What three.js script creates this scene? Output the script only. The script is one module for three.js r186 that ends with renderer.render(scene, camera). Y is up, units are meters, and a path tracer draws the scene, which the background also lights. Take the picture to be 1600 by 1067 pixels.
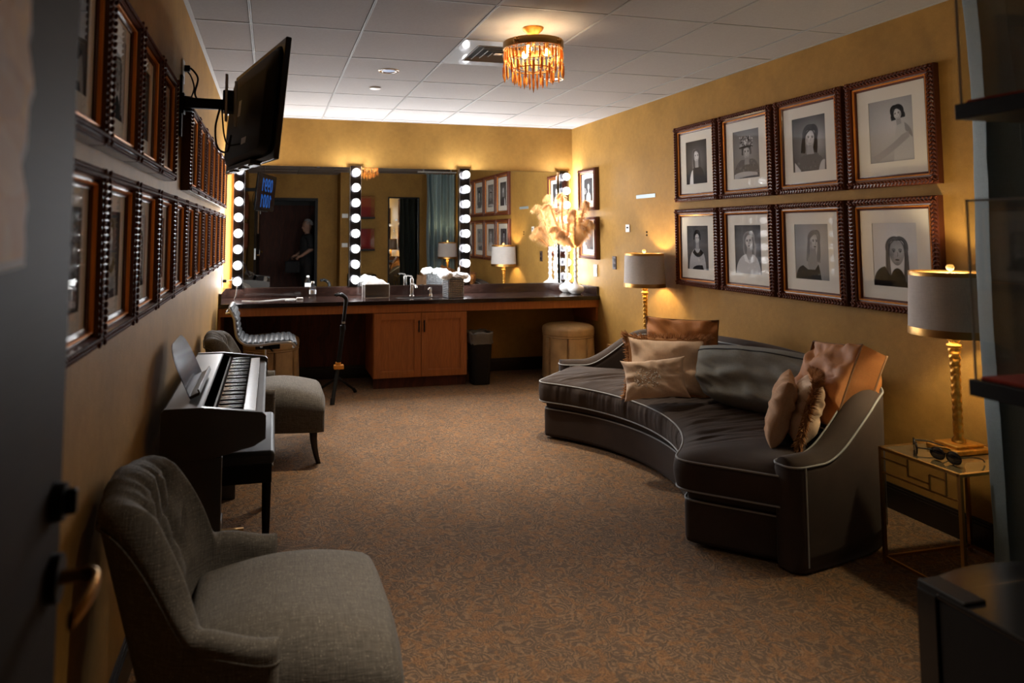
import * as THREE from 'three';
import { RoundedBoxGeometry } from 'three/addons/geometries/RoundedBoxGeometry.js';
import { mergeGeometries, toCreasedNormals } from 'three/addons/utils/BufferGeometryUtils.js';
import { RectAreaLightUniformsLib } from 'three/addons/lights/RectAreaLightUniformsLib.js';
import { MarchingCubes } from 'three/addons/objects/MarchingCubes.js';

// ---------------------------------------------------------------- camera, exposure
// x runs along the vanity wall, y is up, depth into the room is -z (V(x, y, depth))
const scene = new THREE.Scene();
scene.background = new THREE.Color(0, 0, 0);
const camera = new THREE.PerspectiveCamera(2 * Math.atan(781.28 / 1081.1) * 180 / Math.PI, 1600 / 1067, 0.05, 60);
camera.position.set(0, 1.45, 0);
camera.rotation.set(0.071, -0.241, 0.001, 'YXZ');
camera.setViewOffset(1820, 1562.56, 220, 495.56, 1600, 1067);       // the photograph is cropped off-centre
camera.focus = 4.6;
camera.userData.fStop = 2.4;
const renderer = new THREE.WebGLRenderer();
renderer.toneMapping = THREE.LinearToneMapping;
renderer.toneMappingExposure = 1.0;
renderer.shadowMap.enabled = true;
RectAreaLightUniformsLib.init();

const LIGHT = {
  bulb: { color: [0.93, 0.96, 1.0], cd: 0.7 },         // vanity globes
  lamp: { color: [1.0, 0.81, 0.48], cd: 1.25 },          // table lamps
  chandelier: { color: [1.0, 0.74, 0.45], cd: 0.6 },
  spot: { color: [1.0, 0.84, 0.64], cd: 15, angle: 0.64 },   // recessed downlights
};

// ---------------------------------------------------------------- helpers
const V = (x, y, d) => new THREE.Vector3(x, y, -d);
const v3 = (x, y, z) => new THREE.Vector3(x, y, z);
const lin = (r, g, b) => new THREE.Color().setRGB(r, g, b);
let seed = 12345;
const rnd = () => { seed = (seed * 1664525 + 1013904223) >>> 0; return seed / 4294967296; };
const rr = (a, b) => a + (b - a) * rnd();
const clamp = (x, a = 0, b = 1) => Math.min(b, Math.max(a, x));
const smooth = (a, b, x) => { const t = clamp((x - a) / (b - a)); return t * t * (3 - 2 * t); };
const mix = (a, b, t) => a + (b - a) * t;
const hash = (x, y, s = 0) => { let h = (x * 374761393 + y * 668265263 + s * 974634777) | 0; h = Math.imul(h ^ (h >>> 13), 1274126177); return ((h ^ (h >>> 16)) >>> 0) / 4294967296; };
function vnoise(x, y, p, s) {                                       // tileable value noise with period p
  const xi = Math.floor(x), yi = Math.floor(y), fx = x - xi, fy = y - yi;
  const ux = fx * fx * (3 - 2 * fx), uy = fy * fy * (3 - 2 * fy), w = (k) => ((k % p) + p) % p;
  const a = hash(w(xi), w(yi), s), b = hash(w(xi + 1), w(yi), s), c = hash(w(xi), w(yi + 1), s), d = hash(w(xi + 1), w(yi + 1), s);
  return mix(mix(a, b, ux), mix(c, d, ux), uy);
}
function fbm(u, v, p, oct, s) { let r = 0, a = 0.5, t = 0; for (let o = 0; o < oct; o++) { r += a * vnoise(u * p, v * p, p, s + o); t += a; a *= 0.5; p *= 2; } return r / t; }

function tex(size, fn, metres, srgb = true) {                       // fn(u, v) -> [r, g, b] 0..1 (sRGB values) or a grey number
  const data = new Uint8Array(size * size * 4);
  for (let j = 0; j < size; j++) for (let i = 0; i < size; i++) {
    let c = fn(i / size, j / size); if (typeof c === 'number') c = [c, c, c];
    const k = (j * size + i) * 4; data[k] = clamp(c[0]) * 255; data[k + 1] = clamp(c[1]) * 255; data[k + 2] = clamp(c[2]) * 255; data[k + 3] = 255;
  }
  const t = new THREE.DataTexture(data, size, size); t.wrapS = t.wrapT = THREE.RepeatWrapping;
  t.magFilter = THREE.LinearFilter; t.minFilter = THREE.LinearMipmapLinearFilter; t.generateMipmaps = true;
  if (srgb) t.colorSpace = THREE.SRGBColorSpace;
  t.repeat.set(1 / metres, 1 / metres); t.needsUpdate = true; return t;
}
const tone = (base, k) => base.map((c) => c * k);
const mat = (o) => new THREE.MeshStandardMaterial(o);
const phys = (o) => new THREE.MeshPhysicalMaterial(o);

// geometry -> plain non-indexed geometry with uv in metres
function norm(g, keepUV) {
  let h = g.index ? g.toNonIndexed() : g.clone();
  for (const k of Object.keys(h.attributes)) if (!['position', 'normal', 'uv'].includes(k)) h.deleteAttribute(k);
  if (!h.attributes.normal) h.computeVertexNormals();
  if (!keepUV || !h.attributes.uv) {
    const p = h.attributes.position, n = p.count, uv = new Float32Array(n * 2), a = v3(), b = v3(), c = v3(), f = v3();
    for (let i = 0; i < n; i += 3) {
      a.fromBufferAttribute(p, i); b.fromBufferAttribute(p, i + 1); c.fromBufferAttribute(p, i + 2);
      f.copy(b).sub(a).cross(c.clone().sub(a)); const ax = Math.abs(f.x), ay = Math.abs(f.y), az = Math.abs(f.z);
      [a, b, c].forEach((q, k) => { const [s, t] = ay >= ax && ay >= az ? [q.x, q.z] : ax >= az ? [q.z, q.y] : [q.x, q.y]; uv[(i + k) * 2] = s; uv[(i + k) * 2 + 1] = t; });
    }
    h.setAttribute('uv', new THREE.BufferAttribute(uv, 2));
  }
  h.morphAttributes = {}; return h;
}
const merge = (list, keepUV) => { const l = [].concat(list).map((g) => norm(g, keepUV)); return l.length === 1 ? l[0] : mergeGeometries(l); };
const used = {};
const numbered = (name) => { const n = used[name] = (used[name] ?? -1) + 1; return n ? `${name}_${String(n).padStart(3, '0')}` : name; };
function mesh(name, geos, material, parent, keepUV) {
  const m = new THREE.Mesh(merge(geos, keepUV), material); m.name = name; m.castShadow = m.receiveShadow = true; if (parent) parent.add(m); return m;
}
function meshOf(name, geometry, material, parent) { const m = new THREE.Mesh(geometry, material); m.name = name; m.castShadow = m.receiveShadow = true; parent.add(m); return m; }
function tag(o, label, category, group) { o.userData.label = label; o.userData.category = category; if (group) o.userData.group = group; return o; }
function thing(name, label, category, pos, turn = 0, group) {
  const o = new THREE.Group(); o.name = numbered(name); if (pos) o.position.copy(pos); o.rotation.y = turn; scene.add(o); return tag(o, label, category, group);
}
function solo(name, geos, material, label, category, group, keepUV) { return tag(mesh(numbered(name), geos, material, scene, keepUV), label, category, group); }
function struct(name, geos, material, label, keepUV) {
  const m = geos ? mesh(name, geos, material, scene, keepUV) : new THREE.Group(); if (!geos) { m.name = name; scene.add(m); }
  m.userData.kind = 'structure'; m.userData.label = label; m.userData.category = name.replace(/_.*/, ''); return m;
}
function dup(root, label, pos, turn, group) {
  const r = root.clone(); r.name = numbered(root.name.replace(/_\d\d\d$/, '')); scene.add(r); r.userData = { ...root.userData, label };
  if (group) r.userData.group = group; if (pos) r.position.copy(pos); if (turn !== undefined) r.rotation.y = turn; return r;
}
// primitives
const box = (w, h, d, x = 0, y = 0, z = 0) => new THREE.BoxGeometry(w, h, d).translate(x, y, z);
const rbox = (w, h, d, r, x = 0, y = 0, z = 0, s = 3) => new RoundedBoxGeometry(w, h, d, s, r).translate(x, y, z);
const span = (x0, x1, y0, y1, d0, d1) => box(Math.abs(x1 - x0), Math.abs(y1 - y0), Math.abs(d1 - d0), (x0 + x1) / 2, (y0 + y1) / 2, -(d0 + d1) / 2);   // by room coordinates
const rspan = (x0, x1, y0, y1, d0, d1, r) => rbox(Math.abs(x1 - x0), Math.abs(y1 - y0), Math.abs(d1 - d0), r, (x0 + x1) / 2, (y0 + y1) / 2, -(d0 + d1) / 2);
const cyl = (r0, r1, h, x = 0, y = 0, z = 0, n = 24) => new THREE.CylinderGeometry(r1, r0, h, n).translate(x, y + h / 2, z);   // r0 bottom, r1 top, y bottom
const ball = (r, x = 0, y = 0, z = 0, n = 16) => new THREE.SphereGeometry(r, n, Math.ceil(n * 0.7)).translate(x, y, z);
const lathe = (pts, n = 32, x = 0, y = 0, z = 0) => new THREE.LatheGeometry(pts.map(([a, b]) => new THREE.Vector2(a, b)), n).translate(x, y, z);
const tube = (pts, r, seg = 40, n = 8, closed = false) => new THREE.TubeGeometry(new THREE.CatmullRomCurve3(pts, closed, 'centripetal'), seg, r, n, closed);
function rod(a, b, r0, r1 = r0, n = 12) {
  const d = b.clone().sub(a), L = d.length(), g = new THREE.CylinderGeometry(r1, r0, L, n).translate(0, L / 2, 0);
  g.applyQuaternion(new THREE.Quaternion().setFromUnitVectors(v3(0, 1, 0), d.normalize())); return g.translate(a.x, a.y, a.z);
}
function bar(a, b, w, t, up = v3(0, 1, 0)) {                       // rectangular bar
  const d = b.clone().sub(a), L = d.length(); d.normalize(); const s = d.clone().cross(up).normalize(), u = s.clone().cross(d);
  const m = new THREE.Matrix4().makeBasis(s, u, d); const c = a.clone().add(b).multiplyScalar(0.5); m.setPosition(c);
  return new THREE.BoxGeometry(w, t, L).applyMatrix4(m);
}
function loft(rows, closeRow = false, closeAll = false, caps = false) {   // rows of Vector3, all the same length
  const n = rows[0].length, m = rows.length, pos = [], uv = [], idx = [];
  rows.forEach((r, i) => r.forEach((p, j) => { pos.push(p.x, p.y, p.z); uv.push(j / (n - 1), i / (m - 1)); }));
  const mm = closeAll ? m : m - 1, nn = closeRow ? n : n - 1;
  for (let i = 0; i < mm; i++) for (let j = 0; j < nn; j++) {
    const a = i * n + j, b = i * n + (j + 1) % n, c = ((i + 1) % m) * n + j, d = ((i + 1) % m) * n + (j + 1) % n; idx.push(a, c, b, b, c, d);
  }
  if (caps) for (const i of [0, m - 1]) {
    const c = rows[i].reduce((s, p) => s.add(p), v3()).multiplyScalar(1 / n), k = pos.length / 3; pos.push(c.x, c.y, c.z); uv.push(0.5, 0.5);
    for (let j = 0; j < nn; j++) { const a = i * n + j, b = i * n + (j + 1) % n; i ? idx.push(k, b, a) : idx.push(k, a, b); }
  }
  const g = new THREE.BufferGeometry(); g.setAttribute('position', new THREE.Float32BufferAttribute(pos, 3)); g.setAttribute('uv', new THREE.Float32BufferAttribute(uv, 2)); g.setIndex(idx); g.computeVertexNormals(); return g;
}
function extrude(pts, depth, bevel = 0, holes = []) {              // outline in x/y, extruded along +z
  const s = new THREE.Shape(pts.map(([a, b]) => new THREE.Vector2(a, b))); for (const h of holes) s.holes.push(new THREE.Path(h.map(([a, b]) => new THREE.Vector2(a, b))));
  return new THREE.ExtrudeGeometry(s, { depth, bevelEnabled: bevel > 0, bevelSize: bevel, bevelThickness: bevel, bevelSegments: 2, curveSegments: 8 });
}
function resample(pts, n) { const c = new THREE.CatmullRomCurve3(pts, false, 'centripetal'); c.arcLengthDivisions = 400; return c.getSpacedPoints(n - 1); }

// ---------------------------------------------------------------- materials
const T = {};
T.wall = tex(512, (u, v) => { const k = 0.88 + 0.17 * fbm(u, v, 5, 4, 1) + 0.09 * (fbm(u, v, 40, 3, 9) - 0.5) + 0.05 * (hash(u * 512 | 0, v * 512 | 0, 4) - 0.5); return [0.635 * k, 0.48 * k, 0.245 * k]; }, 1.1);
T.wallB = tex(512, (u, v) => 0.6 * fbm(u, v, 24, 4, 3) + 0.4 * hash(u * 512 | 0, v * 512 | 0, 7), 1.1, false);
const swirl = (u, v) => { const wx = fbm(u, v, 13, 2, 11), wy = fbm(u, v, 13, 2, 23), f = fbm((u + 0.07 * wx) % 1, (v + 0.07 * wy) % 1, 20, 2, 31); return [Math.sin(f * 40 + 6 * wx), fbm((u + 0.05 * wy) % 1, (v + 0.05 * wx) % 1, 34, 2, 51), wx]; };
T.carpet = tex(1024, (u, v) => {
  const [s, g, w] = swirl(u, v), l = smooth(-0.6, 0.9, s), o = smooth(0.5, 0.68, g), sp = hash(u * 1024 | 0, v * 1024 | 0, 2), sp2 = vnoise(u * 300, v * 300, 300, 5), big = fbm(u, v, 4, 3, 6);
  const k = (0.66 + 0.26 * sp + 0.36 * sp2) * (0.93 + 0.14 * big), a = [0.51, 0.40, 0.295], b = [0.375, 0.30, 0.235], c = [0.54, 0.375, 0.225];
  return [0, 1, 2].map((i) => mix(mix(b[i], a[i], l), c[i], o * 0.55) * k);
}, 0.9);
T.carpetB = tex(1024, (u, v) => { const [s, g] = swirl(u, v); return 0.3 * smooth(-0.6, 0.9, s) + 0.2 * g + 0.5 * vnoise(u * 256, v * 256, 256, 5); }, 0.9, false);
T.tile = tex(256, (u, v) => { const k = 0.95 + 0.05 * fbm(u, v, 32, 3, 3) - (hash(u * 256 | 0, v * 256 | 0, 8) > 0.985 ? 0.08 : 0); return [0.64 * k, 0.62 * k, 0.61 * k]; }, 0.3);
T.wood = tex(512, (u, v) => { const w = fbm(u, v, 4, 3, 1) * 0.12, g = vnoise((u + w) * 96, v * 6, 96, 2) * 0.5 + vnoise(u * 256, v * 10, 256, 7) * 0.5, k = 0.86 + 0.24 * g; return [0.66 * k, 0.40 * k, 0.19 * k]; }, 0.6);
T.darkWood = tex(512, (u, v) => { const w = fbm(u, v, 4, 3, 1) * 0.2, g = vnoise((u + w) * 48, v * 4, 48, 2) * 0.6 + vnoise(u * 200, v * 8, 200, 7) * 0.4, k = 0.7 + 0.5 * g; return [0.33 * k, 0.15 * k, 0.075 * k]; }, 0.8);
T.granite = tex(512, (u, v) => { const n = fbm(u, v, 60, 3, 5), s = hash(u * 512 | 0, v * 512 | 0, 3), k = 0.6 + 0.7 * n + (s > 0.97 ? 0.7 : 0) - (s < 0.1 ? 0.2 : 0); return [0.135 * k, 0.085 * k, 0.07 * k]; }, 0.5);
T.velvet = tex(512, (u, v) => { const k = 0.82 + 0.3 * fbm(u, v, 6, 4, 8) + 0.08 * hash(u * 512 | 0, v * 512 | 0, 1); return [0.225 * k, 0.18 * k, 0.158 * k]; }, 0.7);
T.tweed = tex(512, (u, v) => { const a = vnoise(u * 16, v * 256, 256, 1), b = vnoise(u * 256, v * 16, 256, 2), s = hash(u * 256 | 0, v * 256 | 0, 6), k = 0.72 + 0.24 * a + 0.22 * b + (s > 0.988 ? 0.9 : 0); return [0.37 * k, 0.35 * k, 0.325 * k]; }, 0.35);
T.tweedB = tex(512, (u, v) => 0.5 * vnoise(u * 16, v * 256, 256, 1) + 0.5 * vnoise(u * 256, v * 16, 256, 2), 0.35, false);
T.cloth = tex(256, (u, v) => 0.86 + 0.14 * (vnoise(u * 128, v * 8, 128, 1) * 0.5 + vnoise(u * 8, v * 128, 128, 2) * 0.5), 0.12);
T.clothB = tex(256, (u, v) => vnoise(u * 128, v * 128, 128, 4), 0.12, false);
T.silk = tex(512, (u, v) => { const k = 0.8 + 0.3 * fbm(u, v, 6, 4, 18) + 0.06 * vnoise(u * 256, v * 6, 256, 3); return [0.76 * k, 0.64 * k, 0.47 * k]; }, 0.5);
T.gold = tex(256, (u, v) => { const k = 0.7 + 0.5 * fbm(u, v, 10, 4, 2); return [0.86 * k, 0.66 * k, 0.32 * k]; }, 0.2);
T.scratch = tex(256, (u, v) => 0.35 + 0.3 * fbm(u, v, 12, 3, 5) + 0.1 * vnoise(u * 128, v * 4, 128, 2), 0.3, false);
T.carve = tex(256, (u, v) => { const k = 0.55 + 0.7 * fbm(u, v, 24, 3, 6); return [0.40 * k, 0.20 * k, 0.11 * k]; }, 0.08);

const M = {
  wall: phys({ map: T.wall, bumpMap: T.wallB, bumpScale: 0.0012, roughness: 0.6, specularIntensity: 0.2 }),
  carpet: mat({ map: T.carpet, bumpMap: T.carpetB, bumpScale: 0.004, roughness: 1 }),
  tile: mat({ map: T.tile, roughness: 0.95 }),
  tee: mat({ color: lin(0.36, 0.35, 0.34), roughness: 0.6 }),
  whitePlastic: mat({ color: lin(0.72, 0.71, 0.68), roughness: 0.4 }),
  whiteMetal: phys({ color: lin(0.32, 0.31, 0.30), roughness: 0.6, clearcoat: 1, clearcoatRoughness: 0.03 }),
  darkHole: mat({ color: lin(0.02, 0.02, 0.02), roughness: 0.9 }),
  wood: mat({ map: T.wood, roughness: 0.42 }),
  darkWood: mat({ map: T.darkWood, roughness: 0.7 }),
  granite: phys({ map: T.granite, roughness: 0.12 }),
  baseboard: mat({ color: lin(0.018, 0.013, 0.011), roughness: 0.3 }),
  black: phys({ color: lin(0.008, 0.008, 0.009), roughness: 0.5, specularIntensity: 0.35 }),
  blackGloss: phys({ color: lin(0.008, 0.008, 0.009), roughness: 0.15 }),
  rubber: phys({ color: lin(0.009, 0.009, 0.009), roughness: 0.6, specularIntensity: 0.4 }),
  chrome: mat({ color: lin(0.75, 0.75, 0.76), metalness: 1, roughness: 0.12 }),
  steel: mat({ color: lin(0.55, 0.54, 0.53), metalness: 1, roughness: 0.3 }),
  darkSteel: mat({ color: lin(0.07, 0.068, 0.075), metalness: 1, roughness: 0.1 }),
  mirror: mat({ color: lin(0.83, 0.85, 0.84), metalness: 1, roughness: 0.005 }),
  mirrorEdge: mat({ color: lin(0.28, 0.34, 0.32), roughness: 0.2 }),
  porcelain: phys({ color: lin(0.78, 0.77, 0.74), roughness: 0.22, clearcoat: 0.5 }),
  paper: mat({ color: lin(0.82, 0.81, 0.79), roughness: 1 }),
  matBoard: mat({ color: lin(0.66, 0.63, 0.57), roughness: 0.95 }),
  glass: phys({ color: 0xffffff, transmission: 1, thickness: 0, roughness: 0.02, ior: 1.3 }),
  acrylic: phys({ color: lin(0.96, 0.97, 0.97), transmission: 1, thickness: 0, roughness: 0.03, ior: 1.49 }),
  smoked: phys({ color: lin(0.35, 0.34, 0.38), transmission: 0.92, thickness: 0, roughness: 0.12, ior: 1.45 }),
  pet: phys({ color: lin(0.95, 0.97, 1), transmission: 1, thickness: 0, roughness: 0.05, ior: 1.4 }),
  bronze: phys({ map: T.carve, roughness: 0.5, specularIntensity: 0.25 }),
  mahogany: phys({ color: lin(0.085, 0.018, 0.008), roughness: 0.3, clearcoat: 0.4 }),
  copperGilt: mat({ color: lin(0.8, 0.3, 0.06), metalness: 0.5, roughness: 0.3 }),
  gilt: mat({ map: T.gold, metalness: 0.85, roughness: 0.34 }),
  brass: mat({ color: lin(0.52, 0.30, 0.10), metalness: 1, roughness: 0.34 }),
  velvet: phys({ map: T.velvet, roughness: 0.9, sheen: 1, sheenRoughness: 0.4, sheenColor: lin(0.16, 0.145, 0.14) }),
  piping: phys({ color: lin(0.30, 0.31, 0.32), roughness: 0.6, sheen: 0.6, sheenColor: lin(0.4, 0.45, 0.5) }),
  tweed: phys({ map: T.tweed, bumpMap: T.tweedB, bumpScale: 0.0012, roughness: 0.95, sheen: 0.3, sheenColor: lin(0.3, 0.3, 0.3) }),
  tweedDark: mat({ color: lin(0.035, 0.033, 0.03), roughness: 0.8 }),
  espresso: mat({ color: lin(0.02, 0.012, 0.009), roughness: 0.35 }),
  leather: mat({ color: lin(0.016, 0.017, 0.019), roughness: 0.45 }),
  satin: phys({ map: T.silk, roughness: 0.5, sheen: 0.5, sheenColor: lin(0.3, 0.25, 0.15) }),
};
const weave = (r, g, b, o = {}) => phys({ map: T.cloth, bumpMap: T.clothB, bumpScale: 0.0006, color: lin(r, g, b), roughness: 0.85, sheen: 0.4, sheenColor: lin(r * 0.6, g * 0.6, b * 0.6), ...o });
M.copperSilk = weave(0.47, 0.18, 0.045, { roughness: 0.6, sheen: 0.2 });
M.champagne = weave(0.82, 0.60, 0.43);
M.beige = weave(0.50, 0.29, 0.16);
M.greyCloth = weave(0.27, 0.275, 0.26, { roughness: 1, sheen: 0, specularIntensity: 0.1 });
M.fur = mat({ color: lin(0.40, 0.19, 0.075), roughness: 1 });
M.curtain = weave(0.16, 0.225, 0.245, { roughness: 0.5, sheen: 0.8 });
M.shade = mat({ map: T.cloth, color: lin(0.62, 0.57, 0.54), roughness: 0.95 });

// ---------------------------------------------------------------- the room
const XL = -0.44, XR = 3.21, DB = 7.03, CH = 2.59, DF = 0.72, DD = 0.10, XA = 1.28;   // walls, ceiling, front wall, door wall, alcove corner
struct('floor', span(-2.4, 3.6, -0.12, 0, -2.4, 7.3), M.carpet, 'brown patterned carpet covering the dressing room floor');
struct('wall_back', span(XL - 0.12, XR + 0.12, 0, 2.82, DB, DB + 0.12), M.wall, 'ochre wall behind the vanity mirrors');
struct('wall_left', span(XL - 0.12, XL, 0, 2.82, -0.05, DB), M.wall, 'ochre wall with rows of frames and the television');
struct('wall_right', span(XR, XR + 0.12, 0, 2.82, DF, DB), M.wall, 'ochre wall behind the curved sofa');
struct('wall_front', [span(XL, -0.24, 0, 2.82, -0.05, DD), span(-0.24, 0.857, 2.08, 2.82, -0.05, DD), span(0.857, XA, 0, 2.82, -0.05, DD), span(XA, XR + 0.12, 0, 2.82, -0.05, DF)], M.wall, 'ochre wall around the entrance door');
struct('trim_1', [span(-0.262, -0.222, 0, 2.07, -0.07, DD + 0.012), span(0.84, 0.895, 0, 2.12, -0.07, DD + 0.018), span(-0.262, 0.895, 2.065, 2.12, -0.07, DD + 0.012)], M.black, 'black metal door frame');
function skirting(name, geos, label) { return struct(name, geos, M.baseboard, label); }
const skirtY = [[0, 0.105, 0.016], [0.105, 0.118, 0.011], [0.118, 0.13, 0.006]];
skirting('baseboard_left', skirtY.map(([a, b, t]) => span(XL, XL + t, a, b, DD, DB)), 'dark glossy baseboard along the left wall');
skirting('baseboard_right', skirtY.map(([a, b, t]) => span(XR - t, XR, a, b, DF, DB)), 'dark glossy baseboard behind the sofa');
skirting('baseboard_back', skirtY.map(([a, b, t]) => span(XL, XR, a, b, DB - t, DB)), 'dark baseboard under the vanity counter');
skirting('baseboard_front', skirtY.map(([a, b, t]) => span(XA, XR, a, b, DF, DF + t)), 'dark baseboard of the front wall');
// hallway outside the door
struct('wall_hall', [span(-2.4, -2.28, 0, 2.6, -2.4, 0), span(2.4, 2.52, 0, 2.6, -2.4, 0), span(-2.4, 2.52, 0, 2.6, -2.4, -2.28), span(-2.4, XL - 0.12, 0, 2.82, -0.05, 0.05), span(-2.4, 2.52, 2.45, 2.8, -2.4, -0.05)], mat({ color: lin(0.08, 0.075, 0.07), roughness: 0.8 }), 'dim hallway outside the entrance');
const hd = struct('door_2', span(-0.3, 1.05, 0, 1.98, -2.28, -2.235), M.darkWood, 'brown wooden door across the hallway');
mesh('door_frame', [span(-0.38, -0.3, 0, 2.06, -2.28, -2.21), span(1.05, 1.13, 0, 2.06, -2.28, -2.21), span(-0.38, 1.13, 1.98, 2.06, -2.28, -2.21)], M.darkWood, hd);
mesh('door_knob', ball(0.03, -0.2, 1.0, 2.2), M.brass, hd);

// ceiling: slab, tees and single tiles
{
  const c = struct('ceiling', null, null, 'suspended ceiling of off-white tiles in a metal grid');
  mesh('ceiling_slab', span(XL - 0.12, XR + 0.12, CH + 0.2, CH + 0.3, -0.05, DB + 0.12), mat({ color: lin(0.1, 0.1, 0.1), roughness: 1 }), c);
  const xs = [XL], ds = [DB]; for (let i = 0; i < 6; i++) xs.push(-0.127 + 0.6096 * i); xs.push(XR); for (let j = 0; j < 12; j++) { const d = 6.91 - 0.6096 * j; if (d > 0.2) ds.push(d); } ds.push(DD);
  const tees = [];
  for (const x of xs.slice(1, -1)) { tees.push(span(x - 0.0065, x - 0.0015, CH - 0.003, CH + 0.012, DD, DB), span(x + 0.0015, x + 0.0065, CH - 0.003, CH + 0.012, DD, DB)); }
  for (const d of ds.slice(1, -1)) tees.push(span(XL, XR, CH - 0.001, CH + 0.012, d - 0.004, d + 0.004));
  mesh('grid_tee', tees, M.tee, c);
  mesh('wall_angle', [span(XL, XL + 0.022, CH - 0.002, CH + 0.002, DD, DB), span(XR - 0.022, XR, CH - 0.002, CH + 0.002, DF, DB), span(XL, XR, CH - 0.002, CH + 0.002, DB - 0.022, DB)], M.tee, c);
  const tg = {};
  for (let i = 0; i + 1 < xs.length; i++) for (let j = 0; j + 1 < ds.length; j++) {
    const x0 = xs[i] + 0.009, x1 = xs[i + 1] - 0.009, d1 = ds[j] - 0.007, d0 = ds[j + 1] + 0.007; if (x1 - x0 < 0.03 || d1 - d0 < 0.03) continue;
    if (i === 3 && j === 5) continue;                              // the air vent sits here
    const w = x1 - x0, d = d1 - d0, key = w.toFixed(3) + d.toFixed(3); tg[key] ??= norm(box(w, 0.016, d));
    meshOf('ceiling_tile', tg[key], M.tile, c).position.set((x0 + x1) / 2, CH + 0.008 + 0.002 * hash(i, j, 3), -(d0 + d1) / 2);
  }
}

// door leaf standing open along the left wall
{
  const g = struct('door_1', null, null, 'dark grey metal entrance door standing open in the left foreground');
  g.position.copy(V(-0.213, 0, 0.115)); g.rotation.y = Math.PI / 2 + 0.047;
  const doorTex = tex(256, (u, v) => { const k = 0.9 + 0.12 * vnoise(u * 4, v * 160, 160, 2) + 0.08 * fbm(u, v, 6, 3, 3); return [0.165 * k, 0.13 * k, 0.10 * k]; }, 0.5);
  mesh('door_leaf', rbox(0.89, 2.03, 0.045, 0.003, 0.445, 1.03, -0.0225), phys({ map: doorTex, roughness: 0.62, specularIntensity: 0.15 }), g);
  const h = mesh('door_handle', [cyl(0.028, 0.028, 0.012, 0, 0, 0).rotateX(Math.PI / 2).translate(0.845, 1.03, 0.0)], M.black, g);
  mesh('lever', (() => { const c = resample([v3(0.845, 1.03, 0.005), v3(0.845, 1.03, 0.04), v3(0.835, 1.03, 0.052), v3(0.81, 1.028, 0.054), v3(0.785, 1.022, 0.048), v3(0.768, 1.014, 0.038)], 30); return loft(c.map((p, i) => { const t = i / 29, w = mix(0.009, 0.008, t), hh = t < 0.25 ? 0.009 : 0.011; const q = c[Math.min(29, i + 1)].clone().sub(c[Math.max(0, i - 1)]).normalize(), s = v3(-q.z, 0, q.x).normalize(), a = []; for (let k = 0; k < 12; k++) { const f = k / 12 * Math.PI * 2; a.push(p.clone().addScaledVector(s, Math.cos(f) * w * 0.6).add(v3(0, Math.sin(f) * hh, 0))); } return a; }), true, false, true); })(), M.brass, h);
  mesh('thumb_turn', [cyl(0.024, 0.022, 0.014).rotateX(Math.PI / 2).translate(0.845, 1.12, 0), rbox(0.012, 0.03, 0.014, 0.003, 0.845, 1.12, 0.02)], M.black, g);
  mesh('latch_plate', [box(0.003, 0.16, 0.028, 0.8905, 1.03, -0.022), box(0.003, 0.06, 0.028, 0.8905, 1.12, -0.022)], M.steel, g);
  for (const hy of [0.25, 1.0, 1.8]) mesh('hinge', cyl(0.009, 0.009, 0.1, -0.004, hy, 0.0), M.steel, g);
  // worn pictorial sign with a wavy pale border
  const W = 256, H = 512, cv = document.createElement('canvas'); cv.width = W; cv.height = H; const x = cv.getContext('2d'); x.fillStyle = '#b98a5c'; x.fillRect(0, 0, W, H);
  for (let i = 0; i < 90; i++) { x.globalAlpha = 0.35; x.fillStyle = ['#c8935a', '#a9764a', '#cbb7a2', '#8d7f7a', '#d0a468', '#b3a49b'][i % 6]; x.beginPath(); x.ellipse(rr(0, W), rr(0, H), rr(12, 50), rr(14, 70), rr(0, 3), 0, 7); x.fill(); } x.globalAlpha = 1;
  const ct = new THREE.CanvasTexture(cv); ct.colorSpace = THREE.SRGBColorSpace;
  const edge = (o) => { const p = []; for (let i = 0; i <= 24; i++) p.push([0.665 - o + 0.010 * Math.sin(i * 0.9) + 0.008 * Math.sin(i * 2.1 + 1), 1.415 + o + i * 0.02]); p.push([0.3 + o, 1.9 - o], [0.3 + o, 1.415 + o]); p.push([0.60, 1.413 + o]); return p; };
  mesh('sign', extrude(edge(0), 0.002).translate(0, 0, 0.0005), mat({ color: lin(0.34, 0.28, 0.22), roughness: 0.7 }), g);
  const sg = extrude(edge(0.009), 0.001).translate(0, 0, 0.0025); const uv = sg.attributes.uv, sp = sg.attributes.position; for (let i = 0; i < uv.count; i++) uv.setXY(i, (sp.getX(i) - 0.3) / 0.37, (sp.getY(i) - 1.41) / 0.5);
  mesh('sign_print', sg, mat({ map: ct, roughness: 0.7 }), g, true);
}

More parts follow.
